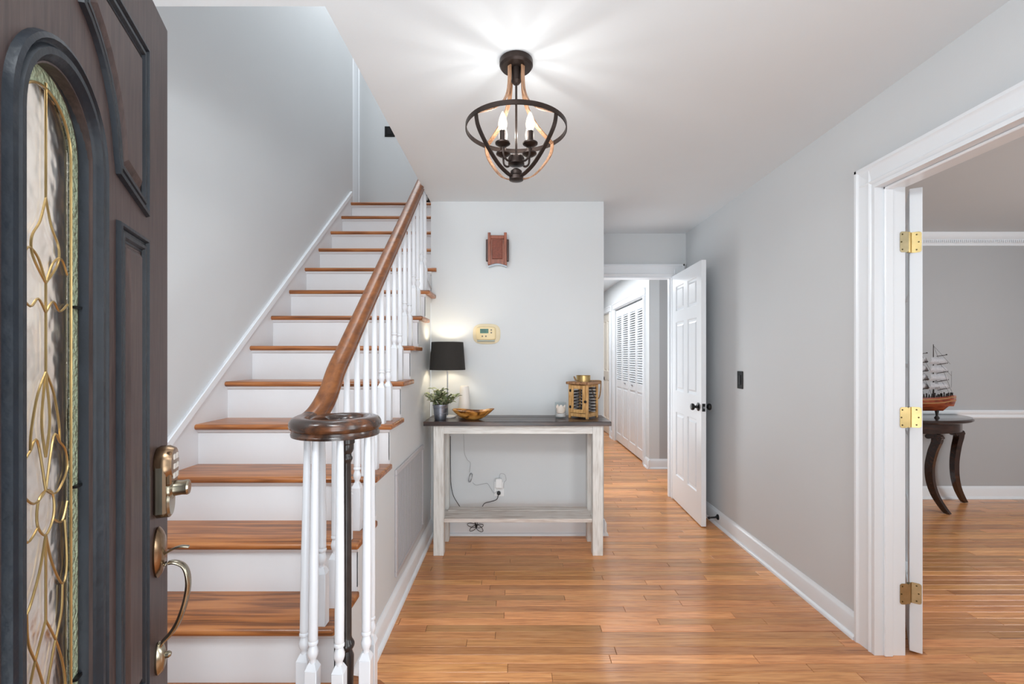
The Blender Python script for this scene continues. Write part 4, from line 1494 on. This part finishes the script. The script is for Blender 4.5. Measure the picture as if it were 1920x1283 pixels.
# coil of black cord tied up under the shelf
M = MB()
cc = px(893, 987, YB - .05)
for k in range(5):
    a0 = k * 1.25 + .3
    lp = []
    for i in range(16):
        t = 2 * PI * i / 16
        r1, r2 = .030 + .004 * k, .012 + .002 * k
        q_ = Vector((r1 * math.cos(t) + r1 * .8, .004 * k - .008 + .004 * math.sin(t), r2 * math.sin(t)))
        ca, sa = math.cos(a0), math.sin(a0) * .6
        lp.append(cc + Vector((q_.x * ca - q_.z * sa, q_.y, q_.x * sa + q_.z * ca)))
    M.tube(lp, .0022, 6, True)
M.tube([cc + Vector((0, -.010, -.012)), cc + Vector((0, -.012, .012))], .004, 8)
solo('coiled_cord', M, cordb_m, 'bundle of black cord tied in loops under the shelf', 'cord')
# thin clear cord with its own small bundle
wl = [(869, 812), (870, 830), (871, 850), (876, 862), (882, 868), (881, 880), (880, 886)]
M = MB()
M.tube(smooth_path([px(a, b, YB - .012) for a, b in wl], 4), .0012, 6)
c0 = px(882, 896, YB - .014)
for k in range(4):
    lp = []
    for i in range(12):
        t = 2 * PI * i / 12
        a0 = -.9 + k * .22
        q_ = Vector((.010 * math.cos(t), 0.0025 * (k - 1.5), .034 * math.sin(t)))
        lp.append(c0 + Vector((q_.x * math.cos(a0 * .4) - q_.z * math.sin(a0 * .4), q_.y, q_.z * math.cos(a0 * .4) + q_.x * math.sin(a0 * .4))))
    M.tube(lp, .0012, 6, True)
M.tube(smooth_path([px(a, b, YB - .012) for a, b in [(886, 905), (893, 910), (905, 908), (914, 907), (920, 916), (926, 925), (932, 921)]], 4), .0012, 6)
solo('thin_lamp_cord', M, cordw_m, 'thin grey cord with a small coil running down to the outlet', 'cord')

# ------------------------------------------------------------------ return air grille
gy0, gy1, gz0, gz1 = 2.395, 3.105, .170, .720
gr = thing('return_air_grille', 'large louvered return air grille low on the stair wall', 'air grille', (XK, (gy0 + gy1) / 2, gz0))
M = MB()
fw = .028
for a, b, c, d in ((gy0, gy1, gz0, gz0 + fw), (gy0, gy1, gz1 - fw, gz1), (gy0, gy0 + fw, gz0 + fw, gz1 - fw), (gy1 - fw, gy1, gz0 + fw, gz1 - fw)):
    M.box(XK, XK + .012, a, b, c, d, .003)
part('frame', M, grille_m, gr)
part('backing', MB().box(XK + .0005, XK + .002, gy0 + fw, gy1 - fw, gz0 + fw, gz1 - fw), filter_m, gr)
M = MB()
z = gz0 + fw + .004
while z < gz1 - fw - .004:
    M.add([(XK + .002, gy0 + fw, z + .0075), (XK + .009, gy0 + fw, z), (XK + .009, gy0 + fw, z + .0012), (XK + .002, gy0 + fw, z + .0087),
           (XK + .002, gy1 - fw, z + .0075), (XK + .009, gy1 - fw, z), (XK + .009, gy1 - fw, z + .0012), (XK + .002, gy1 - fw, z + .0087)],
          [(0, 1, 2, 3), (4, 7, 6, 5), (0, 4, 5, 1), (1, 5, 6, 2), (2, 6, 7, 3), (3, 7, 4, 0)])
    z += .0105
part('louver_blades', M, grille_m, gr, kind='stuff')
M = MB()
y = gy0 + fw + .02
while y < gy1 - fw:
    M.box(XK + .009, XK + .0105, y, y + .0025, gz0 + fw, gz1 - fw)
    y += .0335
part('grille_bars', M, grille_m, gr, kind='stuff')

# door stop on the right baseboard
dy_ = 3.60
ds = thing('door_stop', 'black door stop on the right baseboard below the open white door', 'door stop', (XR - .016, dy_, .07))
part('stop_base', MB().lathe([(0, 0), (.022, 0), (.021, .006), (.010, .012), (.008, .020), (0, .020)], (XR - .016, dy_, .07), 16, (-1, 0, 0)), black_m, ds)
part('stop_arm', MB().lathe([(0, .018), (.0075, .018), (.0065, .060), (.010, .062), (.010, .075), (0, .076)], (XR - .016, dy_, .07), 12, (-1, .1, -.12)), black_m, ds)

# ------------------------------------------------------------------ ceiling light
fx, fy = .008, 1.80
cl2 = thing('ceiling_light', 'open cage ceiling light with four candle bulbs in bronze and wood finish', 'light fixture', (fx, fy, 1.975))
part('canopy', MB().lathe([(0, CEIL), (.062, CEIL), (.064, CEIL - .004), (.064, CEIL - .022), (.058, CEIL - .030), (.030, CEIL - .032), (0, CEIL - .032)], (fx, fy, 0), 32), bronze_m, cl2)
part('collar', MB().lathe([(0, CEIL - .032), (.020, CEIL - .032), (.020, CEIL - .080), (.012, CEIL - .090), (.0, CEIL - .092)], (fx, fy, 0), 20), bronze_m, cl2)
part('rod', MB().lathe([(0, CEIL - .09), (.0042, CEIL - .09), (.0042, 2.07), (0, 2.07)], (fx, fy, 0), 10), bronze_m, cl2)
ZR, RR = 2.172, .192
angs = [math.radians(a) for a in (39, 130, 221, 318)]
BW, BT = .0085, .0022


def band(prof_rz, ang, mats):
    pts = smooth_path([(fx + r_ * math.cos(ang), fy + r_ * math.sin(ang), z) for r_, z in prof_rz], 7)
    side = Vector((-math.sin(ang), math.cos(ang), 0))
    rings = []
    for i, p in enumerate(pts):
        a = pts[max(0, i - 1)]
        b = pts[min(len(pts) - 1, i + 1)]
        t = (b - a).normalized()
        nrm = t.cross(side).normalized()
        rings.append([tuple(p + side * s1 * BW + nrm * s2 * BT) for s1, s2 in ((-1, -1), (1, -1), (1, 1), (-1, 1))])
    return MB().loft(rings)


for i, a in enumerate(angs):
    part('upper_arm', band([(.034, CEIL - .030), (.034, CEIL - .085), (.042, CEIL - .135), (.066, CEIL - .180), (.110, CEIL - .222), (RR - .004, ZR)], a, None), wbronze_m, cl2)
    part('lower_band', band([(RR, ZR + .008), (RR - .010, ZR - .045), (.140, ZR - .105), (.090, ZR - .155), (.045, ZR - .180), (.018, ZR - .186)], a, None), bronze_m if i in (2, 3) else wbronze_m, cl2)
seg = 64
M = MB()
rg_ = lambda r_, z: [(fx + r_ * math.cos(2 * PI * i / seg), fy + r_ * math.sin(2 * PI * i / seg), z) for i in range(seg)]
M.loft([rg_(RR + .002, ZR - BW), rg_(RR + .002, ZR + BW), rg_(RR - .002, ZR + BW), rg_(RR - .002, ZR - BW)], True, False, True)
part('ring', M, bronze_m, cl2)
part('bottom_hub', MB().lathe([(0, 1.972), (.012, 1.972), (.027, 1.976), (.027, 1.990), (.022, 1.996), (.022, 2.010), (.012, 2.018), (0, 2.018)], (fx, fy, 0), 24), bronze_m, cl2)
part('socket_hub', MB().lathe([(0, 2.030), (.010, 2.030), (.031, 2.036), (.031, 2.060), (.026, 2.068), (0, 2.068)], (fx, fy, 0), 24), bronze_m, cl2)
for i, a in enumerate([math.radians(v) for v in (40, 138, 222, 320)]):
    cxx, cyy = fx + .068 * math.cos(a), fy + .068 * math.sin(a)
    arm = part('candle_arm', MB().tube(smooth_path([(fx + .026 * math.cos(a), fy + .026 * math.sin(a), 2.046), (fx + .045 * math.cos(a), fy + .045 * math.sin(a), 2.040), (fx + .064 * math.cos(a), fy + .064 * math.sin(a), 2.055), (cxx, cyy, 2.090)], 5), .0042, 8), bronze_m, cl2)
    part('drip_cup', MB().lathe([(0, 2.084), (.012, 2.084), (.028, 2.094), (.0285, 2.099), (.012, 2.094), (0, 2.094)], (cxx, cyy, 0), 20), bronze_m, arm)
    part('candle_sleeve', MB().lathe([(0, 2.093), (.0115, 2.093), (.0115, 2.143), (0, 2.143)], (cxx, cyy, 0), 16), bronze_m, arm)
    part('bulb', MB().lathe([(0, 2.143), (.009, 2.143), (.0165, 2.160), (.0175, 2.172), (.013, 2.192), (.006, 2.210), (.0, 2.218)], (cxx, cyy, 0), 16), bulbglass_m, arm, smooth=80)
    part('filament', MB().lathe([(0, 2.148), (.0032, 2.150), (.0036, 2.158), (.003, 2.168), (0, 2.169)], (cxx, cyy, 0), 8), flame_m, arm)
    bulb_light('candle_bulb_light', (cxx, cyy, 2.174), 1.1, .003, (1.0, .98, .95))

# ------------------------------------------------------------------ dining room: table and ship
dtz = .775
xc, yw = 3.50, YE - .03
dt = thing('demilune_table', 'dark half-round table with curved legs against the dining room wall', 'table', (xc, 4.05, 0))
def demi(a, b, z, ins=0.0):
    p = [(xc - a + ins, yw), ]
    for i in range(25):
        t = PI + PI * i / 24
        p.append((xc + (a - ins) * math.cos(t), yw + (b - ins) * math.sin(t)))
    return [(u, v, z) for u, v in p]
M = MB().loft([demi(.552, .452, dtz - .030, .012), demi(.552, .452, dtz - .022, 0), demi(.552, .452, dtz - .008, 0), demi(.552, .452, dtz, .010)])
part('table_top', M, darkwood_m, dt)
part('apron', MB().loft([demi(.552, .452, dtz - .118, .075), demi(.552, .452, dtz - .030, .075)]), darkwood_m, dt)


def sabre(top, dirn, ln):
    d = Vector((dirn[0], dirn[1], 0)).normalized()
    P = Vector(top)
    q = [(-.004, dtz - .118), (.018, dtz - .15), (.020, dtz - .19), (.000, dtz - .27), (-.018, dtz - .40), (-.014, dtz - .53), (.010, dtz - .64), (.050, dtz - .73), (.075, .004)]
    pts = smooth_path([(P.x + d.x * a * ln, P.y + d.y * a * ln, z) for a, z in q], 4)
    n = len(pts)
    side = Vector((-d.y, d.x, 0))
    rings = []
    for i, p in enumerate(pts):
        t = i / (n - 1)
        wx = .036 * (1 - .42 * t) + (.010 if .05 < t < .16 else 0)
        wy = .026 * (1 - .35 * t)
        rings.append([tuple(p + d * sx * wx + side * sy * wy) for sx, sy in ((-1, -1), (1, -1), (1, 1), (-1, 1))])
    M = MB().loft(rings)
    c = Vector((P.x, P.y, dtz - .15)) - d * .028
    M.lathe([(0, -.026), (.020, -.026), (.022, -.02), (.022, .02), (.020, .026), (0, .026)], c, 16, tuple(side))
    return M


for tp, dr_ in (((3.545, 3.97, 0), (.45, -1)), ((3.925, 4.165, 0), (1, .25)), ((3.06, 4.175, 0), (-1, .25)), ):
    part('leg', sabre(tp, dr_, 1.3), darkwood_m, dt)

sx0, sx1, sy_ = 3.17, 3.775, 4.03
ship = thing('model_ship', 'wooden model sailing ship with grey sails on the dark half-round table', 'model ship', (3.48, sy_, dtz))
hz = dtz + .062


def hull_ring(t, shrink=0, z0=0, z1=1):
    pass


M = MB()
NS = 18
rings = []
for i in range(NS):
    t = i / (NS - 1)
    x = sx0 + (sx1 - sx0) * t
    wdt = .058 * (1 - abs(2 * t - .9) ** 3.2 * .8) if t < .95 else .022
    wdt = max(.006, wdt)
    sheer = .020 * (2 * t - 1) ** 2
    zt_, zk = hz + .115 + sheer, hz + (.0 if t < .90 else (t - .90) * .7)
    xk = .0 if t < .88 else -.028
    rings.append([(x, sy_ - wdt, zt_), (x, sy_ - wdt * 1.05, hz + .075 + sheer), (x + xk * .5, sy_ - wdt * .75, hz + .040), (x + xk, sy_ - .008, zk), (x + xk, sy_ + .008, zk), (x + xk * .5, sy_ + wdt * .75, hz + .040), (x, sy_ + wdt * 1.05, hz + .075 + sheer), (x, sy_ + wdt, zt_)])
M.loft(rings)
hull = part('hull', M, hull_m, ship, smooth=50, label='reddish brown hull')
for dz in (.070, .100):
    M = MB()
    for s in (-1, 1):
        pts = []
        for i in range(NS):
            t = i / (NS - 1)
            x = sx0 + (sx1 - sx0) * t
            wdt = max(.006, .058 * (1 - abs(2 * t - .9) ** 3.2 * .8) if t < .95 else .022)
            pts.append((x, sy_ + s * (wdt * 1.04 + .001), hz + dz + .020 * (2 * t - 1) ** 2))
        M.tube(pts, .0035, 6)
    part('wale', M, hullband_m, hull)
M = MB()
for i in range(26):
    t = .03 + .94 * i / 25
    x = sx0 + (sx1 - sx0) * t
    z = hz + .115 + .020 * (2 * t - 1) ** 2
    for s in (-1, 1):
        M.box(x - .003, x + .003, sy_ + s * .040 * (1 - abs(2 * t - 1) ** 3) - .004, sy_ + s * .040 * (1 - abs(2 * t - 1) ** 3) + .004, z - .002, z + .018 + .006 * ((i * 7) % 3))
part('deck_fittings', M, rig_m, ship, kind='stuff')
for x in (3.32, 3.63):
    part('stand', MB().lathe([(0, dtz), (.020, dtz), (.016, dtz + .008), (.008, dtz + .020), (.012, dtz + .045), (.016, hz + .006), (0, hz + .006)], (x, sy_, 0), 12), rig_m, ship)
for mx_, ht in ((3.27, .40), (3.43, .49), (3.60, .47)):
    mast = part('mast', MB().tube([(mx_, sy_, hz + .10), (mx_, sy_, hz + .10 + ht)], .004, 8, radii=[.0055, .0025]), rig_m, ship)
    for j in range(5):
        z = hz + .18 + (ht - .11) * j / 5
        hwid = .182 - .006 * j
        part('yard', MB().tube([(mx_ - .02, sy_ - hwid * .35, z), (mx_ + hwid * .9, sy_ + hwid * .2, z + .012)], .0030, 6).lathe([(0, -.005), (.005, -.004), (.005, .005), (0, .006)], (mx_ + hwid * .9, sy_ + hwid * .2, z + .013), 8), rig_m, mast)
        if j < 4:
            z2 = hz + .18 + (ht - .11) * (j + 1) / 5 - .012
            w1, w2 = hwid * .62, (hwid - .018) * .5
            M = MB()
            grid = []
            for a in range(6):
                row = []
                for b in range(5):
                    s_, t_ = a / 5, b / 4
                    ww = w1 + (w2 - w1) * t_
                    xx = mx_ + .012 + ww * (2 * s_ - .7)
                    row.append((xx, sy_ - .02 + .05 * s_ - .028 * math.sin(PI * t_) * (1 - .4 * abs(2 * s_ - 1)), z + .004 + (z2 - z) * t_))
                grid.append(row)
            vs = [p for row in grid for p in row]
            vs += [(x, y + .0012, z_) for x, y, z_ in vs]
            fs = []
            for a in range(5):
                for b in range(4):
                    k = a * 5 + b
                    fs += [(k, k + 5, k + 6, k + 1), (30 + k, 31 + k, 36 + k, 35 + k)]
            M.add(vs, fs)
            part('sail', M, sail_m, mast, smooth=60)
M = MB()
for a, b in (((3.60, .56), (3.775, .12)), ((3.60, .46), (3.755, .30)), ((3.60, .36), (3.76, .12)), ((3.755, .20), (3.755, .34)), ((3.60, .56), (3.745, .40)), ((3.46, .55), (3.60, .30)), ((3.46, .42), (3.59, .13)), ((3.285, .46), (3.45, .25)), ((3.285, .36), (3.42, .13)), ((3.17, .13), (3.285, .44)), ((3.46, .55), (3.30, .14))):
    M.tube([(a[0], sy_, hz + a[1]), (b[0], sy_, hz + b[1])], .0009, 4)
for x in (3.285, 3.46, 3.615):
    for k in range(4):
        for s in (-1, 1):
            M.tube([(x, sy_, hz + .30), (x - .03 + k * .02, sy_ + s * .045, hz + .115)], .0008, 4)
part('rigging', M, rig_m, ship, kind='stuff')
